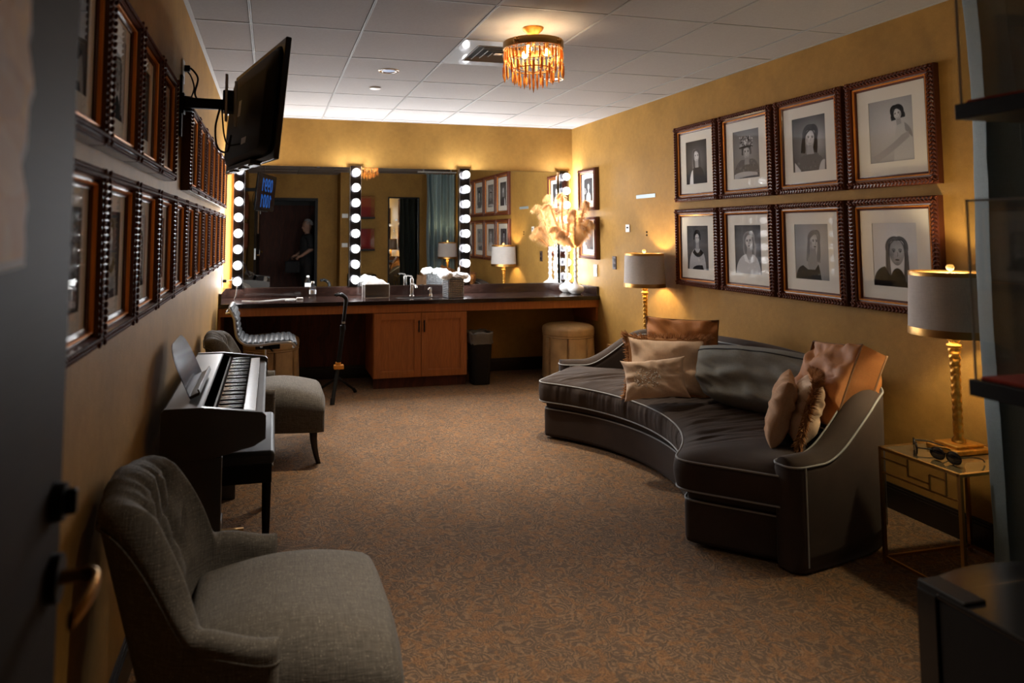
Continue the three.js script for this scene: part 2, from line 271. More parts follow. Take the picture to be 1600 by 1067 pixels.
// ceiling fittings
{
  const g = thing('air_vent', 'square white ceiling air vent with nested louvres beside the chandelier', 'vent', V(1.397, CH, 4.167));
  mesh('vent_plate', extrude([[-0.298, -0.298], [0.298, -0.298], [0.298, 0.298], [-0.298, 0.298]], 0.004, 0, [[[-0.19, -0.19], [-0.19, 0.19], [0.19, 0.19], [0.19, -0.19]]]).rotateX(Math.PI / 2), M.whiteMetal, g);
  mesh('duct', [box(0.42, 0.17, 0.003, 0, 0.1, 0.2), box(0.42, 0.17, 0.003, 0, 0.1, -0.2), box(0.003, 0.17, 0.4, 0.2, 0.1, 0), box(0.003, 0.17, 0.4, -0.2, 0.1, 0), box(0.42, 0.003, 0.42, 0, 0.186, 0)], M.steel, g);
  for (let k = 0; k < 4; k++) { const r = 0.187 - k * 0.044; mesh('louvre', mitre(2 * r, 2 * r, [[0, 0.006], [0.026, -0.01], [0.028, -0.009], [0.004, 0.008], [0, 0.006]]).rotateX(Math.PI / 2), M.whiteMetal, g); }
  mesh('centre_plate', box(0.05, 0.004, 0.05, 0, 0.002, 0), M.whiteMetal, g);
  const dl = (x, d, label) => {
    const o = thing('downlight', label, 'downlight', V(x, CH, d), 0, 'recessed ceiling downlights');
    mesh('trim_ring', lathe([[0.048, 0.004], [0.05, -0.004], [0.068, -0.006], [0.076, -0.001], [0.076, 0.004]], 36), M.chrome, o);
    mesh('lens', lathe([[0.0005, -0.001], [0.03, -0.001], [0.05, 0.001]], 36), mat({ color: lin(0.3, 0.36, 0.48), roughness: 0.3, emissive: lin(0.55, 0.68, 1.0), emissiveIntensity: 0.35 }), o);
    const p = new THREE.SpotLight(lin(...LIGHT.spot.color), LIGHT.spot.cd, 0, LIGHT.spot.angle, 1, 2); p.position.set(0, -0.012, 0); p.target.position.set(0, -2.5, 0); p.castShadow = true; p.shadow.radius = 2; p.name = 'downlight_beam'; o.add(p, p.target);
  };
  dl(0.79, 4.79, 'round recessed downlight in the ceiling left of the air vent'); dl(2.03, 4.75, 'round recessed downlight half hidden behind the chandelier pendants');
  dl(0.79, 1.74, 'recessed downlight over the near tufted chair, above the picture');
  solo('sprinkler_cap', lathe([[0, -0.012], [0.038, -0.012], [0.045, -0.008], [0.046, 0.0]], 28, 0.78, CH, -5.38), M.whitePlastic, 'small round white sprinkler cap on the ceiling', 'sprinkler');
}

// ---------------------------------------------------------------- vanity wall
{
  const holes = []; for (let i = 0; i < 40; i++) { const a = -i / 40 * Math.PI * 2; holes.push([1.37 + 0.21 * Math.cos(a), 6.66 + 0.14 * Math.sin(a)]); }
  const c = thing('countertop', 'long polished dark brown granite vanity counter with low splashback', 'countertop', v3());
  mesh('worktop', extrude([[XL, 6.415], [XR, 6.415], [XR, DB], [XL, DB]], 0.034, 0.002, [holes]).rotateX(-Math.PI / 2).translate(0, 0.778, 0), M.granite, c);
  mesh('backsplash', rspan(XL, XR, 0.814, 0.906, DB - 0.024, DB, 0.003), M.granite, c);
  mesh('side_splash', rspan(XR - 0.026, XR, 0.814, 0.906, 6.43, DB - 0.024, 0.003), M.granite, c);
  mesh('side_splash', rspan(XL, XL + 0.026, 0.814, 0.906, 6.43, DB - 0.024, 0.003), M.granite, c);
  solo('sink_basin', lathe([[0.001, -0.13], [0.1, -0.128], [0.16, -0.11], [0.2, -0.05], [0.215, 0], [0.225, 0], [0.225, -0.006]], 44).scale(1, 1, 0.667).translate(1.37, 0.778, -6.66), M.porcelain, 'oval sink basin set under the granite counter', 'sink');
  const ap = thing('counter_apron', 'orange-brown wooden rail under the granite counter edge', 'apron', v3());
  mesh('front_rail', rspan(XL, XR, 0.70, 0.776, 6.44, 6.462, 0.002), M.wood, ap);
  mesh('end_panel', span(XL, XL + 0.02, 0.0, 0.776, 6.462, DB - 0.02), M.wood, ap); mesh('end_panel', span(XR - 0.02, XR, 0.56, 0.70, 6.462, DB - 0.02), M.wood, ap);
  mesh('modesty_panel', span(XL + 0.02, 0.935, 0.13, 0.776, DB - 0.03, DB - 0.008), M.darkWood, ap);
  const k = thing('vanity_cabinet', 'orange-brown wooden sink cabinet with two panelled doors', 'cabinet', v3());
  mesh('body', [span(0.937, 0.957, 0.095, 0.70, 6.464, 6.99), span(1.818, 1.838, 0.095, 0.70, 6.464, 6.99), span(0.957, 1.818, 0.095, 0.115, 6.464, 6.99), span(0.957, 1.818, 0.115, 0.70, 6.49, 6.50)], M.wood, k);
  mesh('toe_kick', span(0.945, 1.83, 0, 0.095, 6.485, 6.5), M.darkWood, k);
  for (const s of [0, 1]) {
    const x0 = s ? 1.3895 : 0.942, x1 = s ? 1.833 : 1.3855, st = 0.062, y0 = 0.10, y1 = 0.694;
    const d = mesh('door', [rspan(x0, x0 + st, y0, y1, 6.442, 6.463, 0.002), rspan(x1 - st, x1, y0, y1, 6.442, 6.463, 0.002), rspan(x0 + st, x1 - st, y0, y0 + st, 6.442, 6.463, 0.002), rspan(x0 + st, x1 - st, y1 - st, y1, 6.442, 6.463, 0.002), span(x0 + st, x1 - st, y0 + st, y1 - st, 6.455, 6.463)], M.wood, k);
    const b = 0.007; mesh('panel_moulding', [[x0 + st, x0 + st + b, y0 + st, y1 - st], [x1 - st - b, x1 - st, y0 + st, y1 - st], [x0 + st, x1 - st, y0 + st, y0 + st + b], [x0 + st, x1 - st, y1 - st - b, y1 - st]].map(([a, b2, c2, d2]) => span(a, b2, c2, d2, 6.449, 6.456)), M.wood, d);
    const hx = s ? x0 + 0.024 : x1 - 0.024; mesh('handle', [rspan(hx - 0.006, hx + 0.006, 0.515, 0.625, 6.415, 6.425, 0.003), rspan(hx - 0.005, hx + 0.005, 0.53, 0.54, 6.42, 6.444, 0.002), rspan(hx - 0.005, hx + 0.005, 0.60, 0.61, 6.42, 6.444, 0.002)], M.darkSteel, d);
  }
  const sides = [[-0.255, 0.765, 'leftmost wall mirror panel above the vanity counter'], [0.88, 1.91, 'middle wall mirror panel behind the sink faucet'], [2.025, 3.035, 'right wall mirror panel behind the feather vases']];
  for (const [a, b, l] of sides) {
    const g = thing('vanity_mirror', l, 'mirror', v3(), 0, 'mirror panels over the vanity');
    mesh('backing', span(a, b, 0.908, 2.105, DB - 0.007, DB - 0.001), M.mirrorEdge, g); mesh('mirror_glass', span(a + 0.001, b - 0.001, 0.909, 2.104, DB - 0.011, DB - 0.007), M.mirror, g);
  }
  // light bars with globes
  const bulbGlass = mat({ color: lin(0.9, 0.9, 0.88), roughness: 0.3, emissive: lin(1.0, 0.96, 0.93), emissiveIntensity: 3.2 });
  const globe = norm(lathe([[0.0001, -0.041], [0.016, -0.0385], [0.03, -0.029], [0.0385, -0.015], [0.041, 0], [0.0385, 0.015], [0.03, 0.029], [0.02, 0.041], [0.0165, 0.05], [0.0165, 0.058], [0.0001, 0.058]], 24).rotateX(-Math.PI / 2));   // socket end towards the wall
  const socket = norm(lathe([[0.0175, 0], [0.024, 0.003], [0.024, 0.016], [0.0175, 0.018]], 20).rotateX(Math.PI / 2));
  const bars = [[-0.357, -0.257, 'vanity light bar of eight globes nearest the left wall'], [0.767, 0.878, 'vanity light bar left of the sink, between the left and middle mirrors'], [1.912, 2.023, 'vanity light bar right of the sink, between the middle and right mirrors'], [3.037, 3.15, 'vanity light bar behind the feathers in the right corner']];
  for (const [a, b, l] of bars) {
    const g = thing('light_bar', l, 'light bar', V((a + b) / 2, 0.908, DB), 0, 'globe light bars beside the mirrors'), w = b - a;
    mesh('bar_housing', rbox(w, 1.21, 0.042, 0.003, 0, 0.605, 0.021), M.darkSteel, g);
    mesh('bar_edge', [box(0.004, 1.21, 0.046, -w / 2, 0.605, 0.023), box(0.004, 1.21, 0.046, w / 2, 0.605, 0.023)], M.chrome, g);
    for (let i = 0; i < 8; i++) {
      const y = 0.067 + i * 0.1535; const bm = meshOf('bulb', globe, bulbGlass, g); bm.position.set(0, y, 0.103); meshOf('socket', socket, M.chrome, bm).position.set(0, 0, -0.061);
      const p = new THREE.PointLight(lin(...LIGHT.bulb.color), LIGHT.bulb.cd, 0, 2); p.position.set(0, y, 0.103); p.castShadow = true; p.shadow.radius = 1.9; p.name = 'bulb_light'; g.add(p);
    }
  }
}

// ---------------------------------------------------------------- framed photographs
const grey = (k) => { const c = Math.round(clamp(k) * 255); return `rgb(${c},${c},${Math.min(255, c + 2)})`; };
function portrait(o) {                                             // a printed black and white studio portrait of nobody in particular
  const W = 256, H = 320, cv = document.createElement('canvas'); cv.width = W; cv.height = H; const x = cv.getContext('2d');
  const bg = x.createRadialGradient(o.glow?.[0] ?? 150, o.glow?.[1] ?? 130, 20, W / 2, H / 2, 230); bg.addColorStop(0, grey(o.bg[0])); bg.addColorStop(1, grey(o.bg[1])); x.fillStyle = bg; x.fillRect(0, 0, W, H);
  const path = (pts, fill) => { x.beginPath(); x.moveTo(pts[0][0], pts[0][1]); for (let i = 1; i < pts.length; i++) { const p = pts[i]; p.length === 4 ? x.quadraticCurveTo(p[0], p[1], p[2], p[3]) : p.length === 6 ? x.bezierCurveTo(...p) : x.lineTo(p[0], p[1]); } x.closePath(); if (fill) { x.fillStyle = fill; x.fill(); } };
  // hair as flowing strands: from the parting, out over the temples and down
  const hair = (front) => {
    const h = { vol: 1, len: 0.9, part: -0.2, top: 0.12, flare: 1, wave: 5, bang: 0.5, ...o.h }, [cx, cy, rx, ry] = o.face; x.save(); x.translate(cx, cy); x.rotate(o.tilt ?? 0); x.lineCap = 'round';
    const n = front ? 90 : 420;
    for (let i = 0; i < n; i++) {
      const k = front ? rr(0, 0.35) : Math.sqrt(rnd()), s = i % 2 ? 1 : -1, tone2 = o.hair + (k > 0.3 && rnd() > 0.55 ? rr(0.05, 0.28) : rr(-0.06, 0.08)); x.strokeStyle = grey(tone2); x.lineWidth = front ? rr(1.5, 3.5) : rr(2.5, 5.5); x.globalAlpha = front ? 0.85 : 0.9;
      const p0 = [h.part * rx, -ry * (0.98 + h.top * 2.2 * k)], p2 = [s * rx * (0.98 + 0.42 * k * h.vol) * (front ? 1 : 0.97), -ry * 0.12];
      x.beginPath(); x.moveTo(...p0);
      if (front) { const by = -ry * mix(0.8, 0.42, h.bang * rnd() + 0.1); x.bezierCurveTo(p0[0] + s * rx * 0.35, -ry * 1.06, s * rx * 0.85, by - ry * 0.1, s * rx * rr(0.93, 1.05), -ry * rr(0.25, 0.45)); x.lineTo(s * rx * rr(1.0, 1.1), Math.min(h.len, 0.25) * ry * rr(0.4, 1)); }
      else { x.bezierCurveTo(p0[0] + s * rx * 0.7 * h.vol, -ry * (1.12 + h.top * 2.4 * k), s * rx * (1.1 + 0.55 * k * h.vol), -ry * (0.85 + h.top * k), ...p2); const e = [s * rx * (0.82 + 0.62 * k * h.vol) * h.flare, ry * h.len * rr(0.85, 1.02)]; x.bezierCurveTo(p2[0] + s * h.wave, ry * h.len * 0.25, e[0] + rr(-1, 1) * h.wave, ry * h.len * 0.6, e[0] + rr(-4, 4) - s * h.wave * 0.6, e[1]); }
      x.stroke();
    }
    x.restore(); x.globalAlpha = 1;
  };
  const f = o.face, [cx, cy, rx, ry] = f, turn = o.turn ?? 0, tilt = o.tilt ?? 0;
  if (!o.noHair) hair(false);
  for (const c of o.clothes ?? []) { path(c.pts, grey(c.k)); if (c.n) { x.save(); path(c.pts); x.clip(); for (let i = 0; i < c.n; i++) { x.globalAlpha = 0.4; x.fillStyle = grey(c.k + rr(-0.2, 0.25)); x.beginPath(); x.ellipse(rr(0, W), rr(cy, H), rr(3, 14), rr(2, 7), rr(0, 3), 0, 7); x.fill(); } x.restore(); } }
  const sk = o.skin ?? 0.8;
  if (o.neck) path(o.neck, grey(sk * 0.72));
  for (const c of o.over ?? []) path(c.pts, grey(c.k));
  x.save(); x.translate(cx, cy); x.rotate(tilt);
  const fg = x.createRadialGradient((o.light ?? -0.3) * rx, -0.2 * ry, rx * 0.2, 0, 0, ry * 1.25); fg.addColorStop(0, grey(sk)); fg.addColorStop(0.65, grey(sk * 0.82)); fg.addColorStop(1, grey(sk * 0.45)); x.fillStyle = fg;
  x.beginPath(); x.moveTo(-rx, -ry * 0.25); x.bezierCurveTo(-rx, -ry * 1.2, rx, -ry * 1.2, rx, -ry * 0.25); x.bezierCurveTo(rx, ry * 0.5, rx * 0.45, ry, turn * rx * 0.25, ry); x.bezierCurveTo(-rx * 0.45, ry, -rx, ry * 0.5, -rx, -ry * 0.25); x.fill();
  x.globalAlpha = 0.35; for (const [px, py, sx, sy, k] of [[0.7 * Math.sign(0.3 + turn) * -1, 0.15, 0.35, 0.7, 0.35], [turn * 0.4 - 0.42, 0.28, 0.26, 0.16, 1], [turn * 0.4 + 0.42, 0.28, 0.22, 0.15, 1], [turn * 0.4, -0.5, 0.5, 0.2, 1], [turn * 0.4, 0.82, 0.3, 0.1, 0.5], [turn * 0.38 - 0.42, -0.12, 0.3, 0.15, 0.4], [turn * 0.38 + 0.42, -0.12, 0.28, 0.15, 0.4]]) { const gg = x.createRadialGradient(px * rx, py * ry, 1, px * rx, py * ry, Math.max(sx * rx, sy * ry)); gg.addColorStop(0, grey(sk * k)); gg.addColorStop(1, 'rgba(120,120,120,0)'); x.fillStyle = gg; x.beginPath(); x.ellipse(px * rx, py * ry, sx * rx, sy * ry, 0, 0, 7); x.fill(); } x.globalAlpha = 1;
  const ox = turn * rx * 0.38;
  for (const s of [-1, 1]) {
    const ex = ox + s * rx * (0.42 - 0.12 * Math.abs(turn) * (s === Math.sign(turn) ? 1 : -0.3)), ey = -ry * 0.1; if (Math.abs(ex) > rx * 0.92) continue;
    x.fillStyle = grey(sk * 0.95); x.beginPath(); x.ellipse(ex, ey, rx * 0.19, ry * 0.065, 0, 0, 7); x.fill(); x.fillStyle = grey(0.08); x.beginPath(); x.arc(ex + turn * 2, ey, rx * 0.085, 0, 7); x.fill();
    x.strokeStyle = grey(0.1); x.lineWidth = rx * 0.05; x.beginPath(); x.ellipse(ex, ey, rx * 0.2, ry * 0.09, 0, Math.PI * 1.05, Math.PI * 1.95); x.stroke();
    x.strokeStyle = grey(0.2); x.lineWidth = rx * 0.07; x.beginPath(); x.ellipse(ex, ey - ry * 0.08, rx * 0.25, ry * 0.12, 0, Math.PI * 1.15, Math.PI * 1.85); x.stroke();
  }
  x.strokeStyle = grey(sk * 0.55); x.lineWidth = rx * 0.06; x.beginPath(); x.moveTo(ox * 1.1 + rx * 0.06, -ry * 0.05); x.quadraticCurveTo(ox * 1.5 + rx * 0.12, ry * 0.22, ox * 1.3 - rx * 0.02, ry * 0.3); x.stroke();
  x.fillStyle = grey(0.22); x.beginPath(); x.ellipse(ox, ry * 0.56, rx * 0.27, ry * 0.06, 0, 0, 7); x.fill(); if (o.smile) { x.fillStyle = grey(0.95); x.beginPath(); x.ellipse(ox, ry * 0.545, rx * 0.21, ry * 0.035, 0, 0, 7); x.fill(); }
  x.restore();
  if (!o.noHair) hair(true);
  for (const c of o.top ?? []) { if (c.n) { for (let i = 0; i < c.n; i++) { x.fillStyle = grey(c.k + rr(-0.3, 0.35)); x.beginPath(); x.ellipse(c.at[0] + rr(-1, 1) * c.at[2], c.at[1] + rr(-1, 1) * c.at[3], rr(4, 11), rr(3, 8), rr(0, 3), 0, 7); x.fill(); } } else path(c.pts, grey(c.k)); }
  const soft = document.createElement('canvas'); soft.width = W; soft.height = H; const y = soft.getContext('2d'); y.filter = 'blur(1.6px)'; y.drawImage(cv, 0, 0); x.globalAlpha = 0.75; x.drawImage(soft, 0, 0); x.globalAlpha = 1;
  const id = x.getImageData(0, 0, W, H); for (let i = 0; i < id.data.length; i += 4) { const n = (rnd() - 0.5) * 14; id.data[i] += n; id.data[i + 1] += n; id.data[i + 2] += n; } x.putImageData(id, 0, 0);
  const t = new THREE.CanvasTexture(cv); t.colorSpace = THREE.SRGBColorSpace; return phys({ map: t, roughness: 1, specularIntensity: 0.1 });
}
const P = {
  vest: portrait({ h: { vol: 1.1, len: 2.1, part: -0.3, flare: 1.05 }, bg: [0.42, 0.16], face: [128, 118, 31, 42], turn: 0.35, hair: 0.32, skin: 0.9, smile: 1, clothes: [{ pts: [[40, 320], [52, 220, 104, 196], [168, 196], [220, 214, 232, 320]], k: 0.24 }, { pts: [[40, 320], [50, 226, 84, 212], [86, 320]], k: 0.86 }], neck: [[112, 140], [112, 200], [152, 200], [148, 140]] }),
  hat: portrait({ h: { vol: 0.8, len: 0.3 }, bg: [0.55, 0.34], face: [132, 150, 34, 42], turn: 0.1, hair: 0.25, skin: 0.74, smile: 1, clothes: [{ pts: [[0, 320], [10, 220, 80, 196], [190, 196], [250, 210, 256, 320]], k: 0.36, n: 90 }], neck: [[114, 180], [110, 230], [158, 230], [152, 180]], over: [{ pts: [[6, 290], [80, 262, 230, 286], [236, 304], [120, 304, 20, 320], [4, 320]], k: 0.66 }], top: [{ at: [128, 82, 62, 36], k: 0.45, n: 150 }, { pts: [[60, 112], [128, 96, 200, 112], [128, 122, 60, 118]], k: 0.2 }] }),
  bouffant: portrait({ h: { vol: 1.35, len: 1.75, part: 0.2, top: 0.3, bang: 1 }, bg: [0.62, 0.2], glow: [190, 150], face: [136, 130, 36, 48], turn: 0.3, tilt: 0.12, hair: 0.1, skin: 0.85, smile: 1, clothes: [{ pts: [[6, 320], [20, 250, 96, 218], [176, 214], [236, 236, 252, 320]], k: 0.38, n: 60 }], neck: [[118, 160], [108, 222], [166, 222], [156, 160]], over: [{ pts: [[14, 320], [14, 260], [60, 310], [60, 320]], k: 0.75 }, { pts: [[196, 320], [214, 250, 244, 262], [240, 320]], k: 0.7 }] }),
  seated: portrait({ h: { vol: 1.3, len: 0.75, top: 0.25, bang: 1 }, bg: [0.72, 0.56], face: [170, 84, 23, 30], turn: -0.35, tilt: -0.15, hair: 0.1, skin: 0.8, smile: 1, clothes: [{ pts: [[140, 320], [150, 160, 168, 124], [196, 116], [244, 150, 248, 240], [250, 320]], k: 0.68 }, { pts: [[206, 130], [250, 160, 248, 210], [210, 170]], k: 0.5 }], neck: [[160, 108], [164, 140], [190, 134], [186, 104]], over: [{ pts: [[20, 300], [14, 286], [110, 250, 190, 190], [226, 176], [232, 204], [150, 262, 40, 316]], k: 0.58 }] }),
  ruffle: portrait({ h: { vol: 0.9, len: 0.1, top: 0.28, part: 0.1 }, bg: [0.36, 0.22], face: [122, 96, 28, 38], turn: 0.2, hair: 0.09, skin: 0.74, smile: 1, clothes: [{ pts: [[18, 320], [24, 200, 92, 168], [160, 168], [216, 190, 224, 320]], k: 0.6, n: 60 }, { pts: [[90, 170], [124, 230, 160, 168], [196, 196], [130, 260, 66, 196]], k: 0.12 }], neck: [[106, 122], [102, 172], [146, 172], [140, 122]], over: [{ pts: [[60, 320], [70, 286, 180, 286], [196, 320]], k: 0.14 }] }),
  collar: portrait({ h: { vol: 1.2, len: 1.9, top: 0.16, wave: 12, part: 0.3 }, bg: [0.48, 0.24], face: [140, 110, 36, 48], turn: -0.3, tilt: -0.1, hair: 0.42, skin: 0.82, clothes: [{ pts: [[6, 320], [14, 230, 84, 198], [190, 196], [236, 220, 250, 320]], k: 0.72, n: 14 }], neck: [[118, 146], [110, 226], [170, 226], [164, 146]], over: [{ pts: [[84, 198], [108, 190], [140, 252], [96, 236]], k: 0.86 }, { pts: [[196, 198], [170, 190], [142, 252], [188, 236]], k: 0.8 }] }),
  profile: portrait({ h: { vol: 1.1, len: 2.4, top: 0.22, part: 0.4, bang: 1, flare: 1.1 }, bg: [0.66, 0.48], face: [146, 104, 31, 46], turn: 0.85, tilt: 0.05, hair: 0.42, skin: 0.74, clothes: [{ pts: [[4, 320], [10, 250, 60, 240], [96, 262], [150, 262], [176, 230], [190, 270, 196, 320]], k: 0.2 }], neck: [[122, 130], [96, 232], [110, 262], [150, 262], [172, 226], [158, 140]] }),
  hooded: portrait({ h: { vol: 1.0, len: 2.3, top: 0.12, part: 0.05, bang: 0, wave: 3 }, bg: [0.82, 0.7], face: [140, 150, 44, 62], turn: 0.1, hair: 0.26, skin: 0.66, light: 0.5, clothes: [{ pts: [[0, 320], [4, 232, 70, 220], [110, 300, 180, 300], [226, 270, 232, 320]], k: 0.09 }], over: [{ pts: [[96, 320], [100, 230, 140, 226], [180, 230, 190, 320]], k: 0.09 }] }),
  veil: portrait({ h: { vol: 1.1, len: 1.2 }, bg: [0.3, 0.16], face: [128, 120, 34, 46], hair: 0.14, skin: 0.84, clothes: [{ pts: [[60, 320], [60, 200, 128, 196], [196, 200, 196, 320]], k: 0.82, n: 30 }], neck: [[112, 150], [110, 204], [148, 204], [146, 150]] }),
  spangle: portrait({ h: { vol: 1.2, len: 0.5, top: 0.2 }, bg: [0.5, 0.3], face: [134, 90, 26, 36], turn: -0.2, hair: 0.1, skin: 0.8, smile: 1, clothes: [{ pts: [[50, 320], [60, 160, 110, 146], [162, 146], [206, 170, 206, 320]], k: 0.4, n: 120 }], neck: [[118, 112], [116, 152], [154, 152], [150, 112]] }),
};
const PK = Object.keys(P);

function mitre(w, h, prof) { const rows = prof.map(([a, z]) => { const x = w / 2 - a, y = h / 2 - a; return [v3(-x, -y, z), v3(x, -y, z), v3(x, y, z), v3(-x, y, z)]; }); return toCreasedNormals(loft(rows, true), 0.5); }
function quad(w, h, z) { return new THREE.PlaneGeometry(w, h).translate(0, 0, z); }
function frameKit(w, h, b, ph, pw, dep) {
  const k = b / 0.062, D = dep, leaf = [], lr = 0.0105 * k, step = 0.021 * k;
  const one = new THREE.SphereGeometry(1, 7, 4);
  const side = (len, place) => { const n = Math.round(len / step); for (let i = 0; i < n; i++) { const s = (i + 0.5) / n - 0.5; for (const [o, zz, t, sc] of [[0.010 * k, D - 0.008, 0.6, 1], [0.024 * k, D - 0.001, -0.6, 0.9]]) { const g = one.clone().scale(lr * sc * 1.25, lr * 0.55 * sc, lr * 0.55).rotateZ(t); place(g, s * len, o, zz); leaf.push(g); } } };
  side(w, (g, s, o, z) => g.translate(s, h / 2 - o, z)); side(w, (g, s, o, z) => g.rotateZ(Math.PI).translate(s, -h / 2 + o, z));
  side(h, (g, s, o, z) => g.rotateZ(Math.PI / 2).translate(-w / 2 + o, s, z)); side(h, (g, s, o, z) => g.rotateZ(-Math.PI / 2).translate(w / 2 - o, s, z));
  const mw = w - 2 * b, mh = h - 2 * b, up = (g) => g.translate(0, h / 2, 0), mz = D * 0.42;
  return { mw, mh, h,
    moulding: norm(up(mitre(w, h, [[0, 0.0], [0, D - 0.014], [0.004 * k, D - 0.008], [0.014 * k, D - 0.006], [0.03 * k, D - 0.004], [0.036 * k, D - 0.012]]))),
    carving: norm(up(mergeGeometries(leaf.map((g) => norm(g))))),
    inner: norm(up(mitre(w, h, [[0.036 * k, D - 0.012], [0.037 * k, D - 0.02], [0.044 * k, D - 0.021]]))),
    bead: norm(up(mitre(w, h, [[0.0435 * k, D - 0.021], [0.044 * k, D - 0.014], [0.0475 * k, D - 0.012], [0.051 * k, D - 0.015], [0.0515 * k, D - 0.022]]))),
    lip: norm(up(mitre(w, h, [[0.051 * k, D - 0.022], [0.058 * k, D - 0.026], [b, mz + 0.002]]))),
    board: norm(up(extrude([[-mw / 2, -mh / 2], [mw / 2, -mh / 2], [mw / 2, mh / 2], [-mw / 2, mh / 2]], 0.003, 0, [[[-pw / 2, -ph / 2], [-pw / 2, ph / 2], [pw / 2, ph / 2], [pw / 2, -ph / 2]]]).translate(0, 0, mz - 0.004))),
    photo: norm(up(quad(pw + 0.004, ph + 0.004, mz - 0.003)), true), back: norm(up(box(w - 0.02, h - 0.02, 0.006, 0, 0, 0.004))), pane: norm(up(quad(mw, mh, mz + 0.001)), true) };
}
const kitR = frameKit(0.545, 0.602, 0.064, 0.335, 0.268, 0.046), kitL = frameKit(0.405, 0.432, 0.054, 0.235, 0.19, 0.05);
function framed(kit, label, pos, turn, pic, group) {
  const g = thing('framed_portrait', label, 'picture frame', pos, turn, group);
  const fr = meshOf('frame', kit.moulding, M.mahogany, g); meshOf('carved_border', kit.carving, M.bronze, fr); meshOf('inner_rail', kit.inner, M.mahogany, fr); meshOf('gilt_bead', kit.bead, M.copperGilt, fr); meshOf('rebate', kit.lip, M.mahogany, fr);
  meshOf('mat_board', kit.board, M.matBoard, g); meshOf('photograph', kit.photo, pic, g); meshOf('backing_board', kit.back, M.black, g); meshOf('glass_pane', kit.pane, M.glass, g); return g;
}
{
  const L = [['vest', 'framed portrait of a long-haired sitter in a dark vest over one white sleeve'], ['hat', 'framed portrait of a sitter in a large flower-covered hat'], ['bouffant', 'framed portrait of a dark bouffant-haired smiling sitter, top row over the sofa'], ['seated', 'framed portrait of a seated sitter in white with arms stretched forward']];
  const L2 = [['ruffle', 'framed portrait of a dark-haired sitter with black bow, above the far lamp'], ['collar', 'framed portrait of a wavy-haired sitter in an open white collar'], ['profile', 'framed portrait of a fair-haired sitter in profile, lower row over the sofa'], ['hooded', 'framed portrait of a long-haired sitter in a dark coat behind the near lampshade']];
  L.forEach(([k, l], i) => framed(kitR, l, V(XR, 1.692, 4.715 - 0.579 * i), -Math.PI / 2, P[k], 'framed portraits over the sofa'));
  L2.forEach(([k, l], i) => framed(kitR, l, V(XR, 1.032, 4.725 - 0.579 * i), -Math.PI / 2, P[k], 'framed portraits over the sofa'));
  framed(kitL, 'small framed portrait, upper of the pair in the vanity corner', V(XR, 1.675, 6.6), -Math.PI / 2, P.veil, 'pair of small framed portraits in the corner');
  framed(kitL, 'small framed portrait, lower of the pair beside the feathers', V(XR, 1.175, 6.6), -Math.PI / 2, P.spangle, 'pair of small framed portraits in the corner');
  const ord = ['first', 'second', 'third', 'fourth', 'fifth', 'sixth', 'seventh', 'eighth', 'ninth', 'tenth', 'eleventh', 'twelfth'];
  for (let i = 0; i < 12; i++) framed(kitL, `lower-row carved frame on the left wall, ${ord[i]} from the door`, V(XL, 1.172, 1.635 + 0.418 * i), Math.PI / 2, P[PK[(i * 3 + 1) % 10]], 'framed portraits along the left wall');
  for (let i = 0; i < 4; i++) framed(kitL, `upper-row carved frame before the television arm, ${ord[i]} from the door`, V(XL, 1.662, 1.635 + 0.418 * i), Math.PI / 2, P[PK[(i * 3 + 4) % 10]], 'framed portraits along the left wall');
  for (let i = 0; i < 7; i++) framed(kitL, `carved frame in the upper row beyond the television arm, ${ord[i]} from the arm`, V(XL, 1.655, 3.83 + 0.41 * i), Math.PI / 2, P[PK[(i * 7 + 2) % 10]], 'framed portraits along the left wall');
}

